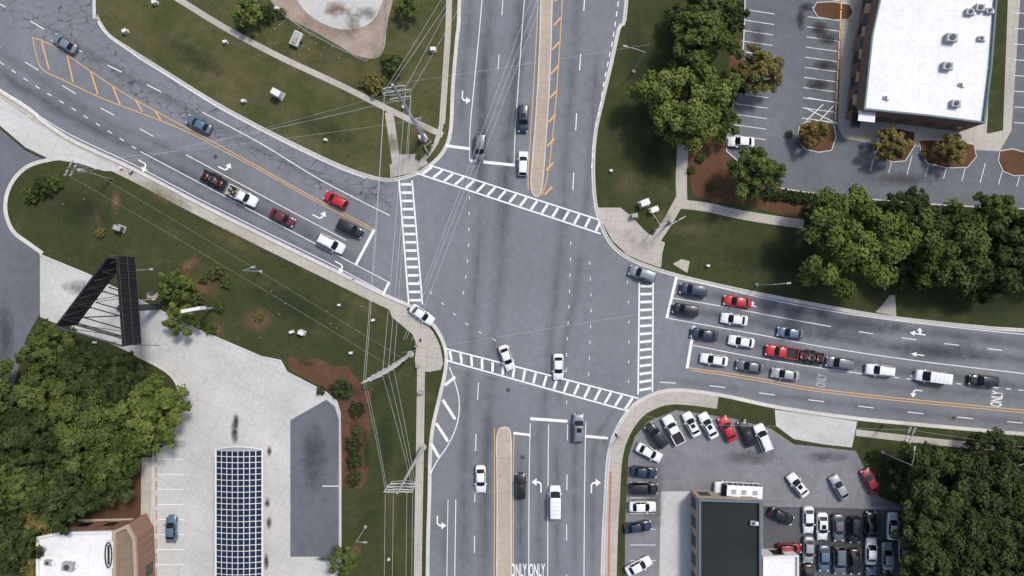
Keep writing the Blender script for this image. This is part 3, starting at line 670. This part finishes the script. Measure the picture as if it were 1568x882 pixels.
# ------------------------------------------------------------------ trees
def tree_mesh(name,seed,R,h,nleaf,leaf,lmat,trunk=True,squash=.72):
    rg=np.random.default_rng(seed); b=MB(); zc=h-R*squash*.95
    ncl=int(34+R*9); cl=[]
    ph=rg.uniform(0,6.28,4)
    for i in range(ncl):
        u=rg.uniform(-.35,1.); th=2.39996*i+rg.normal(0,.35); rr=math.sqrt(max(0,1-u*u))
        out=1+.13*math.sin(3*th+ph[0])+.10*math.sin(5*th+ph[1])+.07*math.sin(8*th+ph[2])
        k=rg.uniform(.5,.97)*out
        cl.append((rr*math.cos(th)*R*k,rr*math.sin(th)*R*k,zc+u*R*squash*k*rg.uniform(.75,1.2),R*rg.uniform(.09,.22)))
    cl=np.array(cl); w=cl[:,3]**2; cnts=(w/w.sum()*nleaf).astype(int)
    V=[];T=[]
    for c,nn in zip(cl,cnts):
        d=rg.normal(size=(nn,3)); d/=np.linalg.norm(d,axis=1)[:,None]
        d[:,2]=np.where(rg.random(nn)<.6,np.abs(d[:,2]),d[:,2])
        rad=c[3]*rg.uniform(.4,1.22,nn)**.7
        p=c[:3]+d*rad[:,None]*np.array([1,1,.8])
        nrm=d+rg.normal(size=(nn,3))*.5+np.array([0,0,.3]); nrm/=np.linalg.norm(nrm,axis=1)[:,None]
        a=np.cross(nrm,rg.normal(size=(nn,3))); a/=np.linalg.norm(a,axis=1)[:,None]; bb=np.cross(nrm,a)
        sz=leaf*rg.uniform(.6,1.4,nn)[:,None]
        q=np.stack([p-a*sz,p-bb*sz*.6,p+a*sz,p+bb*sz*.6],1); V.append(q.reshape(-1,3))
        t0=rg.uniform(0,1); T.append(np.clip(t0*.65+rg.uniform(0,.35,nn),0,1))
    V=np.concatenate(V);T=np.concatenate(T);nq=len(T)
    if trunk:
        tr=R*.045+.08; b.rod((0,0,-.1),(0,0,zc*.6),tr*1.25,M['bark'],tr*.8,8); b.rod((0,0,zc*.6),(0,0,zc+R*squash*.5),tr*.8,M['bark'],tr*.2,6)
        for i in range(0,len(cl),3):
            c=cl[i]; z0=zc*(.5+.35*rg.random()); b.rod((0,0,z0),(c[0]*.55,c[1]*.55,(z0+c[2])/2+.2),tr*.42,M['bark'],tr*.25,5); b.rod((c[0]*.55,c[1]*.55,(z0+c[2])/2+.2),tuple(c[:3]),tr*.25,M['bark'],tr*.08,4)
    else:
        for i in range(0,len(cl),4): b.rod((0,0,0),tuple(cl[i][:3]),.05,M['bark'],.02,4)
    nb=len(b.v); nfb=len(b.f)
    verts=b.v+V.tolist(); faces=b.f+(np.arange(nq*4).reshape(-1,4)+nb).tolist()
    me=bpy.data.meshes.new(name); me.from_pydata(verts,[],faces)
    me.materials.append(M['bark']); me.materials.append(lmat)
    mi=np.zeros(len(faces),dtype=np.int32); mi[nfb:]=1; me.polygons.foreach_set('material_index',mi)
    at=me.attributes.new('tint','FLOAT','FACE'); tv=np.zeros(len(faces),dtype=np.float32); tv[nfb:]=T; at.data.foreach_set('value',tv)
    me.update(); return me,zc
BIG=[tree_mesh('tree_big',s,8.0,13.5,17000,.33,M['leaf']) for s in(1,2,3)]
MID=[tree_mesh('tree_mid',s,5.0,9.5,8500,.27,M['leaf']) for s in(4,5,6)]
SML=[tree_mesh('tree_small',s,2.6,5.0,3200,.19,M['leaf']) for s in(7,8)]
SHR=[tree_mesh('shrub',s,1.5,1.8,1800,.13,M['leaf'],False,.6) for s in(9,10)]
rt=random.Random(11)
def tree(x,y,r,tone='leaf',name='broadleaf_tree'):
    Rw=r*S
    if Rw*.92>6.3: lib,R0=BIG,8.0
    elif Rw*.94>3.6: lib,R0=MID,5.0
    elif Rw>1.9: lib,R0=SML,2.6
    else: lib,R0=SHR,1.5
    if name=='shrub': lib,R0=SHR,1.5
    me,zc=rt.choice(lib)
    s0=Rw/R0; z=(zc+1)*s0*.95; k=(CH-z)/CH; s0*=k
    o=new_obj(name,me); p=W(x,y,z); o.location=(p[0],p[1],.1); o.rotation_euler=(0,0,rt.uniform(0,6.28)); o.scale=(s0,s0,s0*rt.uniform(.88,1.05))
    if tone!='leaf':
        o.material_slots[1].link='OBJECT'; o.material_slots[1].material=M[tone]
for a in [(1088,6,40),(1076,64,52),(1054,158,66,'leafb'),(1106,182,30),(1163,108,36,'leafo'),(1156,265,41),(1314,368,80,'leafb'),(1450,378,66),(1395,320,34,'leafd'),(1522,330,38),(1550,395,54,'leafd'),(1385,412,34,'leafd'),(1505,440,30,'leafd'),(1249,203,22,'leafo'),(1372,220,27,'leafo'),(1466,228,24,'leafo'),(1120,130,22,'leafd'),(1640,360,70),(1120,22,26,'leafd'),(1040,30,22,'leafd'),(1250,330,22,'leafd'),
 (70,535,42),(125,572,46,'leafd'),(60,600,44),(218,640,57,'leafb'),(112,655,60),(40,680,56,'leafd'),(165,705,46),(28,742,50),(92,762,48,'leafd'),(168,742,34,'leafd'),(18,830,44,'leafd'),(60,795,34,'leafo'),(155,606,42,'leafd'),(185,580,36,'leafd'),(262,437,26),(272,488,26,'leafb'),(45,862,26,'leafo'),(-40,600,60),(-50,720,60),(15,640,40,'leafd'),(85,700,30,'leafb'),(70,640,22,'leafb'),
 (1448,745,60,'leafd'),(1515,735,64,'leafd'),(1425,805,50,'leafd'),(1480,815,64,'leafd'),(1552,800,60,'leafd'),(1436,875,54,'leafd'),(1535,870,60,'leafd'),(1398,740,28,'leafd'),(1600,720,60,'leafd'),(1500,920,60,'leafd'),(1465,770,30),(1530,770,26),(1425,840,24),(1400,712,18,'leafd'),
 (375,14,22,'leafb'),(602,96,17),(622,6,18),(405,18,14,'leafd'),(525,862,23),(1590,850,60,'leafd'),(1432,780,44,'leafd')]: tree(*a)
for a in [(328,415,13),(345,432,10),(520,597,17,'leafd'),(545,628,13,'leafd'),(540,684,14,'leafd'),(542,705,13,'leafd'),(60,284,17,'leafd'),(42,296,14),(78,278,13),(575,126,17,'leafo'),(560,122,12,'leafo'),(592,128,12),(370,40,9),(150,356,8,'leafo'),(280,440,14),(300,455,12),(430,18,8),(395,485,8,'leafo'),(590,90,10),(320,505,10),(490,598,8,'leafd'),(540,735,12,'leafd'),(1230,215,8,'leafo'),(1420,235,8,'leafo'),(1355,235,7),(655,225,7),(640,240,5),(310,425,9),(335,470,9),(545,660,7),(560,590,7),(1075,240,8),(1060,260,7),(1090,285,7),(1210,205,6),(1362,712,11,'leafd'),(1340,700,9,'leafd')]: tree(a[0],a[1],a[2],a[3] if len(a)>3 else 'leaf','shrub')
hedge=empty('hedge')
for i in range(22):
    me,zc=SHR[i%2]; x=1178+i*8.5; y=296+i*.9+rt.uniform(-1,1); o=new_obj('hedge_clump',me,hedge); p=W(x,y,1); o.location=(p[0],p[1],.1); s_=rt.uniform(.5,.75); o.scale=(s_,s_,s_); o.rotation_euler=(0,0,rt.uniform(0,6)); o.material_slots[1].link='OBJECT'; o.material_slots[1].material=M['leafd']

# ------------------------------------------------------------------ buildings
def building(name,pts,h,wall,roof,par=.45,parmat=None,z0=.1):
    e=empty(name); wp=w2(pts,h); 
    ar=sum(wp[i-1][0]*wp[i][1]-wp[i][0]*wp[i-1][1] for i in range(len(wp)))
    if ar<0: wp=wp[::-1]
    n=len(wp);b=MB()
    b.add([(x,y,z0) for x,y in wp]+[(x,y,h) for x,y in wp],[(i,(i+1)%n,n+(i+1)%n,n+i) for i in range(n)],wall); b.obj('walls',e)
    b=MB(); b.add([(x,y,h-.25) for x,y in wp],trisof(wp),roof); b.obj('roof',e)
    b=MB(); pm=parmat or wall
    for i in range(n):
        a=Vector(wp[i]);c=Vector(wp[(i+1)%n]);d=(c-a);m=(a+c)/2; L=d.length
        nn=Vector((-d.y,d.x)).normalized()*(par*.5-.05)
        b.box((m.x+nn.x,m.y+nn.y,h-.0+.001*i),(L+.06,par,.5),pm,rz=math.atan2(d.y,d.x))
    b.obj('parapet',e)
    b=MB()
    for i in range(n):
        a=Vector(wp[i]);c=Vector(wp[(i+1)%n]);d=(c-a);L=d.length
        if L<6: continue
        k=int(L//3.2); dn=d.normalized(); nn=Vector((dn.y,-dn.x))
        for j in range(k):
            q=a+dn*((j+.5)*L/k)+nn*.03; b.box((q.x,q.y,1.9),(1.9,.08,2.2),M['glass'],rz=math.atan2(d.y,d.x)); b.box((q.x+nn.x*.06,q.y+nn.y*.06,.75),(2.1,.14,.1),M['beige'],rz=math.atan2(d.y,d.x))
    b.obj('windows',e); return e
def hvac(e,x,y,z,s_=1.):
    b=MB(); p=W(x,y,z); b.box((p[0],p[1],z+.45*s_),(1.6*s_,1.2*s_,.9*s_),M['grey'],rz=-.1); b.rod((p[0],p[1],z+.9*s_),(p[0],p[1],z+1.05*s_),.42*s_,M['darkgrey'],n=14); b.box((p[0]+1.1*s_,p[1]-.1,z+.2),(.5,.6,.4),M['whitebox']); b.obj('rooftop_unit',e)
e=building('brick_restaurant',[(1352,-60),(1346,0),(1334,55),(1322,168),(1420,178),(1507,189),(1518,100),(1530,-60)],6.2,M['brick'],M['whiteroof'],.3,M['teal'])
for x,y,s_ in [(1453,60,1.1),(1447,103,1.),(1497,14,.9),(1482,20,.8),(1512,18,.7),(1460,160,.9),(1500,60,.6),(1470,130,.4),(1355,150,.4)]: hvac(e,x,y,5.95,s_)
b=MB()
for i in range(10):
    p=W(1335-i*2.3,-5+i*17.5,3.6); b.box((p[0]-.35,p[1],3.5),(1.0,1.7,.08),[M['darkgrey'],M['beige']][i%2],ry=-.3,rz=-.1)
p=W(1326,175,5); b.box((p[0],p[1]-.4,5.2),(2.8,1.8,.25),M['whitebox'],rz=-.1)
p=W(1312,180,4); b.box((p[0],p[1],3.8),(1.5,3.4,.2),M['black'],rz=-.12)
b.obj('entrance_canopy',e)
e=building('white_roof_store',[(57,822),(90,815),(172,813),(174,1000),(57,1000)],5.5,M['brick'],M['whiteroof'],.4,M['whitebox'])
hvac(e,108,865,5.25,1.1);hvac(e,76,860,5.25,.7)
e=building('brick_turret_wing',cat([(174,813),(196,803),(208,825),(210,870),(210,1000),(176,1000)],1,True),5.9,M['brick'],M['tanroof'],.5,M['beige'])
b=MB(); q=W(167,849,6.2)
for i in range(18):
    a=2*math.pi*i/18; c=2*math.pi*(i+1)/18
    b.rod((q[0]+.55*math.cos(a),q[1]+2.1*math.sin(a),6.4),(q[0]+.55*math.cos(c),q[1]+2.1*math.sin(c),6.4),.11,M['black'],n=5)
b.box((q[0],q[1],6.35),(.3,3.2,.1),M['black']); b.box((q[0],q[1],6.05),(1.3,4.6,.35),M['whitebox'])
b.obj('roof_sign',e)
e=building('flat_roof_garage',[(1070,764),(1165,767),(1165,1000),(1070,1000)],5,M['beige'],M['blackroof'],.38,M['teal'])
hvac(e,1152,800,4.8,.6)
e=building('white_annex',[(1168,852),(1222,850),(1222,1000),(1168,1000)],3.4,M['whitebox'],M['whiteroof'],.25,M['whitebox'])

# solar canopy
sc_=empty('solar_canopy'); b=MB()
x0,_=W(330,800,5);x1,_=W(400,800,5); ytop=W(330,690,5)[1]; ybot=W(330,1060,5)[1]
nx,ny=8,int((ytop-ybot)/.98); wx=(x1-x0)/nx; wy=(ytop-ybot)/ny
def cz(x): 
    u=(x-(x0+x1)/2)/((x1-x0)/2); return 5.2-.55*u*u
for i in range(nx):
    xa=x0+i*wx;xb=xa+wx; ang=math.atan2(cz(xb)-cz(xa),wx); 
    xm=(xa+xb)/2; zm=(cz(xa)+cz(xb))/2
    b.box((xm,(ytop+ybot)/2,zm-.06),(wx*1.005,ytop-ybot,.06),M['whitebox'],ry=-ang)
    for j in range(ny): b.box((xm,ybot+(j+.5)*wy,zm+.012),(wx-.14,wy-.14,.05),M['solar'],ry=-ang)
for s_ in (x0-.12,x1+.12): b.box((s_,(ytop+ybot)/2,cz(x0)-.02),(.22,ytop-ybot+.4,.25),M['whitebox'])
pts=[]
for i in range(13):
    u=-1+i/6; pts.append(((x0+x1)/2+u*(x1-x0)/2,ytop+.15+.55*math.cos(u*math.pi/2),cz(x0)+.1+.5*math.cos(u*math.pi/2)))
for a,c in zip(pts,pts[1:]): b.rod(a,c,.12,M['whitebox'])
b.add([(p[0],p[1],p[2]-.02) for p in pts]+[(p[0],ytop,cz(p[0])-.02) for p in pts],[(i,13+i,14+i,i+1) for i in range(12)],M['grey'])
for yy in (ytop-2,ytop-10,ytop-18,ytop-26,ytop-34):
    for xx in (x0+1.6,x1-1.6): b.rod((xx,yy,.13),(xx,yy,4.7),.16,M['whitebox'],n=8)
    b.box(((x0+x1)/2,yy,4.62),(x1-x0-.6,.25,.2),M['grey'])
b.obj('panels_and_frame',sc_)

# billboard (V-shaped, steel back frame open to the sky)
bb=empty('billboard'); b=MB()
def P3(x,y,z): q=W(x,y,z); return Vector((q[0],q[1],z))
zt,zb_=16.,11.
A=P3(178,392,zt);Bq=P3(188,530,zt);C=P3(85,500,zt)
def down(v,z=zb_): return Vector((v.x,v.y,z))
def panel(p,q,t=.25):
    d=(q-p);m=(p+q)/2; b.box((m.x,m.y,(zt+zb_)/2),(d.length,t,zt-zb_),M['black'],rz=math.atan2(d.y,d.x))
panel(A,Bq); panel(A+Vector((-1.4,-.3,0)),C)
dn=(Bq-A).normalized()
for zz in (zt,zb_):
    a0,b0,c0=down(A,zz),down(Bq,zz),down(C,zz)
    b.rod(b0,c0,.16,M['darkgrey']); b.rod(a0+Vector((-1,0,0)),a0,.16,M['darkgrey'])
    for k in (2,4,6,8):
        t=k/9; b.rod(a0.lerp(b0,t),a0.lerp(c0,t),.09,M['black']); b.rod(a0.lerp(b0,t),a0.lerp(c0,min(1,t+.22)),.05,M['black'])
for k in range(9):
    t=k/8; p=down(A,zb_).lerp(down(Bq,zb_),t); b.rod(p,(p.x,p.y,zt),.08,M['darkgrey'])
    q=down(A,zb_).lerp(down(C,zb_),t); q2=down(A,zt).lerp(down(C,zt),min(1,t+.1)); b.rod(q,q2,.07,M['darkgrey'])
off=Vector((-dn.y,dn.x,0))*.22
if off.x<0: off=-off
for k in range(13):
    p=down(A,zb_+.1).lerp(down(Bq,zb_+.1),k/12)+off; b.rod(p,(p.x,p.y,zt-.1),.05,M['darkgrey'],n=4)
for zz in (zb_+.2,(zb_+zt)/2,zt-.15): b.rod(down(A,zz)+off*1.1,down(Bq,zz)+off*1.1,.05,M['darkgrey'],n=4)
cen=(A+Bq+C)/3
b.rod((cen.x+1,cen.y,.1),(cen.x+1,cen.y,zb_+1),.55,M['darkgrey'],n=14)
nv=off.normalized()
for t in (.15,.5,.85):
    p=down(A,zb_).lerp(down(Bq,zb_),t); b.rod(p,p+nv*2.6,.05,M['steel']); b.box(tuple(p+nv*2.6),(.5,.3,.15),M['steel'])
b.rod(P3(205,528,11),P3(245,529,11),.05,M['black'])
b.rod(P3(115,524,11),P3(178,524,11),.05,M['black']); b.box(tuple(P3(145,524,11)),(.7,.3,.2),M['steel'])
b.obj('panels_and_truss',bb)

# ------------------------------------------------------------------ poles and wires
def steel_pole(x,y,h,arms,name='transmission_pole',ang=0):
    p=W(x,y); b=MB(); b.rod((0,0,0),(0,0,h),.34,M['steel'],.16,12); b.rod((0,0,0),(0,0,.4),.6,M['side'],n=12)
    u=Vector((math.cos(ang),math.sin(ang),0))
    for z,L in arms:
        a=Vector((0,0,z)); b.rod(a-u*L,a+u*L,.075,M['armgrey']); 
        for s_ in(-1,1):
            q=a+u*L*s_; b.rod(q,q+Vector((0,0,-.9)),.08,M['armgrey'],n=7); b.rod(q+Vector((0,0,-.9)),a+Vector((0,0,-1.6)),.045,M['steel'],n=4)
            b.rod(q*.999-u*s_*.6,q*.999-u*s_*.6+Vector((0,0,.5)),.06,M['armgrey'],n=6)
    o=b.obj(name); o.location=(p[0],p[1],.12); return Vector((p[0],p[1],0)),u,arms
T1=steel_pole(650,213,32,[(31,1.4),(29,1.8),(26,1.4),(14,1.2)],ang=.15)
T2=steel_pole(629,542,34,[(33.5,1.3),(31,1.6),(28,1.8),(25,1.8),(22,1.6),(19,1.4),(15,1.3),(12,1.2)],ang=.35)
T3=steel_pole(648,684,27,[(26.5,1.9),(25.5,1.9),(24,1.9),(22.5,1.7)],ang=0)
def wood_pole(x,y,h,ang,name='utility_pole',tr=True):
    p=W(x,y);b=MB();b.rod((0,0,0),(0,0,h),.18,M['wood'],.12,10);u=Vector((math.cos(ang),math.sin(ang),0))
    for z,L in((h-.4,1.4),(h-1.6,1.2)):
        b.box((0,0,z),(2*L,.14,.16),M['steel'],rz=ang)
        for k in(-.9,-.45,.45,.9): q=u*L*k+Vector((0,0,z+.08)); b.rod(q,q+Vector((0,0,.28)),.07,M['whitebox'],n=6)
    if tr: b.rod((.38,0,h-3.4),(.38,0,h-2.2),.3,M['steel'],n=10)
    o=b.obj(name);o.location=(p[0],p[1],.12);return Vector((p[0],p[1],0)),u,[(h-.2,1.2),(h-1.4,1.)]
U1=wood_pole(172,275,12,1.1); U2=wood_pole(1020,345,9,.5,tr=False); U3=wood_pole(1352,650,9,1.2,tr=False)
def span(name,segs,r=.035,sag=.6):
    c=bpy.data.curves.new(name,'CURVE'); c.dimensions='3D'; c.bevel_depth=r; c.bevel_resolution=0; c.materials.append(M['wire'])
    for a,b_ in segs:
        a=Vector(a);b_=Vector(b_); sp=c.splines.new('POLY'); n=14; sp.points.add(n)
        for i in range(n+1):
            t=i/n; p=a.lerp(b_,t); p.z-=sag*4*t*(1-t); sp.points[i].co=(*p,1)
    o=bpy.data.objects.new(name,c); COL.objects.link(o)
def att(T,i,s_): 
    p,u,arms=T; z,L=arms[min(i,len(arms)-1)]; return p+u*L*s_+Vector((0,0,z-.8))
segs=[(att(T1,i,s_),att(T2,i,s_)) for i,s_ in [(0,-1),(0,1),(1,-1),(1,1),(2,1)]]
segs+=[(att(T2,i,s_),att(T3,i,s_)) for i,s_ in [(0,-1),(0,1),(1,-1),(1,1),(2,1)]]
south=[(att(T3,i,s_),att(T3,i,s_)+Vector((-.8,-55,1))) for i,s_ in [(0,-1),(0,1),(1,-.5),(1,.5),(2,1)]]
span('power_line',segs+south,.019)
span('power_line',[(att(T1,i,s_),P3(x,-120,att(T1,i,s_).z)) for (i,s_,x) in [(0,-1,745),(0,1,752),(1,-1,765),(1,1,775)]],.018)
span('power_line',[(att(T1,i,s_),att(U1,0,k)) for i,s_,k in [(1,-1,-1),(2,-1,-.3),(2,1,.3),(3,-1,1)]],.013,1.2)
span('power_line',[(att(U1,0,k),att(T2,6,k)) for k in(-1,1)],.008,1.0)
span('power_line',[(P3(838,-40,13),P3(622,520,13)),(P3(846,-40,13),P3(630,522,13)),(P3(828,-40,14),P3(618,520,14))],.024,.4)
span('signal_cable',[(P3(606,128,14),P3(995,68,10)),(P3(615,540,10),P3(985,480,7))],.011,.3)
span('power_line',[(P3(632,545,11),P3(1040,650,11)),(P3(1040,650,11),att(U3,0,.6)),(att(U3,0,.6),P3(1700,705,11)),(att(U3,1,-.6),P3(1700,718,9))],.012,.5)
span('guy_wire',[(W(655,222)+(.2,),(*W(650,213),24)),(W(668,228)+(.2,),(*W(650,213),20))],.03,0)
def lamp(x,y,h,ang,L=2.6):
    p=W(x,y);b=MB();b.rod((0,0,0),(0,0,h),.1,M['steel'],.06,8);u=Vector((math.cos(ang),math.sin(ang),0))
    b.rod((0,0,h-.1),tuple(u*L*.5+Vector((0,0,h+.35))),.045,M['steel']);b.rod(tuple(u*L*.5+Vector((0,0,h+.35))),tuple(u*L+Vector((0,0,h+.4))),.04,M['steel'])
    q=u*(L+.3);b.box((q.x,q.y,h+.38),(.7,.28,.14),M['grey'],rz=ang);b.rod((0,0,0),(0,0,.3),.28,M['side'],n=8)
    o=b.obj('street_lamp');o.location=(p[0],p[1],.12)
lamp(970,110,10,2.9,3.0);lamp(1158,436,8,.1,2.);lamp(400,416,8,.3,1.6);lamp(1350,692,9,1.5);lamp(1490,694,9,.3);lamp(560,806,7,0,1.2)
b=MB();b.rod((0,0,0),(0,0,6),.2,M['grey'],n=8);b.box((0,0,7.2),(3.2,.55,2.2),M['whitebox']);b.box((0,-.28,7.2),(2.8,.04,1.8),M['teal']);o=b.obj('pylon_sign');p=W(326,472);o.location=(*p,.12);o.rotation_euler=(0,0,.18)
b=MB();b.rod((0,0,0),(0,0,5),.16,M['grey'],n=8);b.box((0,0,5.2),(1.6,.9,.5),M['beige']);b.box((.2,.5,5.8),(1.,.3,.8),M['darkgrey']);o=b.obj('pole_sign');p=W(258,452);o.location=(*p,.12)
def signal(x,y,heads,h=6.2):
    p=W(x,y);b=MB();b.rod((0,0,0),(0,0,h),.12,M['steel'],.08,10)
    for ang,L,n in heads:
        u=Vector((math.cos(ang),math.sin(ang),0)); b.rod((0,0,h-.3),tuple(u*L+Vector((0,0,h))),.06,M['steel'])
        for i in range(n):
            q=u*(L*(i+1)/n); b.box((q.x,q.y,h-.7),(.35,.3,1.),M['yellow'] if i%2 else M['black'],rz=ang)
            for k in range(3): b.rod((q.x,q.y-.15,h-.4-k*.3),(q.x,q.y-.36,h-.4-k*.3),.12,M['black'],n=8)
    o=b.obj('traffic_signal');o.location=(*p,.13)
signal(655,232,[(.6,1.6,1),(-1.2,1.2,1)],4.5);signal(1000,352,[(2.2,3,2),(0.6,1.5,1)],7);signal(640,528,[(.9,1.4,1)],4.);signal(948,668,[(2.4,1.4,1)],4)
def cabinet(x,y,rz=0,s_=1.,m='whitebox',name='utility_cabinet'):
    p=W(x,y);b=MB();b.box((0,0,.08),(1.5*s_,1.1*s_,.16),M['side']);b.box((0,0,.75*s_+.1),(1.2*s_,.75*s_,1.3*s_),M[m]);b.box((0,0,1.43*s_+.1),(1.3*s_,.85*s_,.07),M['grey'] if m!='whitebox' else M['whitebox']);b.box((.0,-.385*s_,.75*s_),(.04,.03,1.1*s_),M['darkgrey'])
    o=b.obj(name);o.location=(*p,.13);o.rotation_euler=(0,0,rz)
for a in [(985,312,.4,1.2),(1000,322,.4,1.),(970,331,.2,.8,'beige'),(428,146,-.5,1.25),(240,6,.3,.6),(195,50,.5,.6),(347,66,.2,.5),(187,350,-.4,1.,'teal'),(464,509,-.4,.8),(448,508,.3,.5),(640,560,0,.5,'darkgrey'),(375,156,.2,.5),(648,212,.3,.9),(203,263,-.4,.5,'darkgrey'),(935,262,0,.4),(620,165,0,.5),(572,490,.3,.4),(664,78,0,.7),(645,600,0,.6,'darkgrey'),(596,855,0,.3),(1083,407,0,.4),(1403,698,0,.6),(1430,702,0,.5),(538,540,0,.4),(500,215,0,.4),(426,15,0,.5),(520,467,0,.35),(188,258,0,.35)]: cabinet(*a)
mh=MB()
for x,y in [(778,597),(668,600),(1075,640),(540,430),(330,240),(800,700),(1460,640)]:
    p=W(x,y); n=16; mh.add([(p[0]+.38*math.cos(2*math.pi*i/n),p[1]+.38*math.sin(2*math.pi*i/n),.038) for i in range(n)],[tuple(range(n))],M['darkgrey'])
mh.obj('manhole_covers',road)
b=MB();b.box((0,0,.75),(2.9,1.7,.9),M['whitebox']);b.box((0,0,1.25),(2.6,1.4,.12),M['grey']);b.box((-.4,.0,1.4),(1.2,.9,.25),M['beige']);b.rod((1.4,0,.5),(2.5,0,.45),.06,M['black'])
for s_ in(-1,1): b.rod((-.2,s_*.95-.1,.32),(-.2,s_*.95+.1,.32),.32,CT,n=12)
for i in range(3): b.box((-.9+i*.7,.86,.75),(.05,.03,.8),M['darkgrey'])
o=b.obj('cargo_trailer');o.location=(*W(456,62),.12);o.rotation_euler=(0,0,1.15);o.scale=(.85,.85,.85)
def fence(pts,name,h=2.,m='steel'):
    b=MB();wp=w2(pts);L=arclen(wp);s_=0
    while s_<L[-1]:
        q=at_len(wp,L,s_);b.rod((*q,.13),(*q,h),.04,M[m],n=5);s_+=2.5
    for a,c in zip(wp,wp[1:]):
        for z in(.4,.9,1.4,h): b.rod((*a,z),(*c,z),.022,M[m],n=4)
    b.obj(name)
fence([(1168,770),(1250,771),(1384,776),(1390,1000)],'chain_link_fence')
fence([(592,-60),(594,40),(586,80),(560,95),(520,76),(470,50),(430,20),(398,-30)],'pond_fence',1.4)
bo=MB()
for i in range(12):
    p=W(236,700+i*22);bo.box((p[0]+.5,p[1],.2),(.25,1.7,.14),M['beige'])
    p=W(1289-i*.8,8+i*15.5);bo.box((p[0]-.2,p[1],.2),(.25,1.6,.14),M['yellow'])
bo.obj('wheel_stops')
sp=MB();rs=random.Random(5)
for i in range(560):
    x,y=rs.choice([(rs.uniform(640,960),rs.uniform(280,620)),(rs.uniform(60,640),rs.uniform(260,560)),(rs.uniform(1170,1380),rs.uniform(700,770)),(rs.uniform(390,590),rs.uniform(0,95))])
    p=W(x,y);s_=rs.uniform(.05,.16);a=rs.random()*3
    sp.box((p[0],p[1],.17 if not(640<x<960 and 280<y<620) else .05),(s_,s_*.7,.05),M['kerb'] if i%3 else M['wood'],rz=a)
sp.obj('litter_and_debris')

# ------------------------------------------------------------------ light, sky, camera
EL,AZ=57,48
w=bpy.data.worlds.new('World');scn.world=w;w.use_nodes=True;nt=w.node_tree;nt.nodes.clear()
o=nt.nodes.new('ShaderNodeOutputWorld');bg=nt.nodes.new('ShaderNodeBackground');sk=nt.nodes.new('ShaderNodeTexSky')
sk.sky_type='NISHITA';sk.sun_disc=False;sk.sun_elevation=math.radians(EL);sk.sun_rotation=math.radians(90-AZ);sk.air_density=1.;sk.dust_density=3.;sk.ozone_density=1.
nt.links.new(sk.outputs[0],bg.inputs[0]);bg.inputs[1].default_value=.15;nt.links.new(bg.outputs[0],o.inputs[0])
sl=bpy.data.lights.new('sun','SUN');sl.energy=2.45;sl.angle=math.radians(9);sl.color=(1,.965,.91)
so=bpy.data.objects.new('sun',sl);COL.objects.link(so)
d=Vector((math.cos(math.radians(EL))*math.cos(math.radians(AZ)),math.cos(math.radians(EL))*math.sin(math.radians(AZ)),math.sin(math.radians(EL))))
so.rotation_euler=d.to_track_quat('Z','Y').to_euler();so.location=(60,60,80)
cd=bpy.data.cameras.new('camera');cd.sensor_width=36;cd.lens=36*CH/(1568*S);cd.clip_end=6000;cd.clip_start=1
co=bpy.data.objects.new('camera',cd);COL.objects.link(co);co.location=(0,0,CH);co.rotation_euler=(0,0,0);scn.camera=co
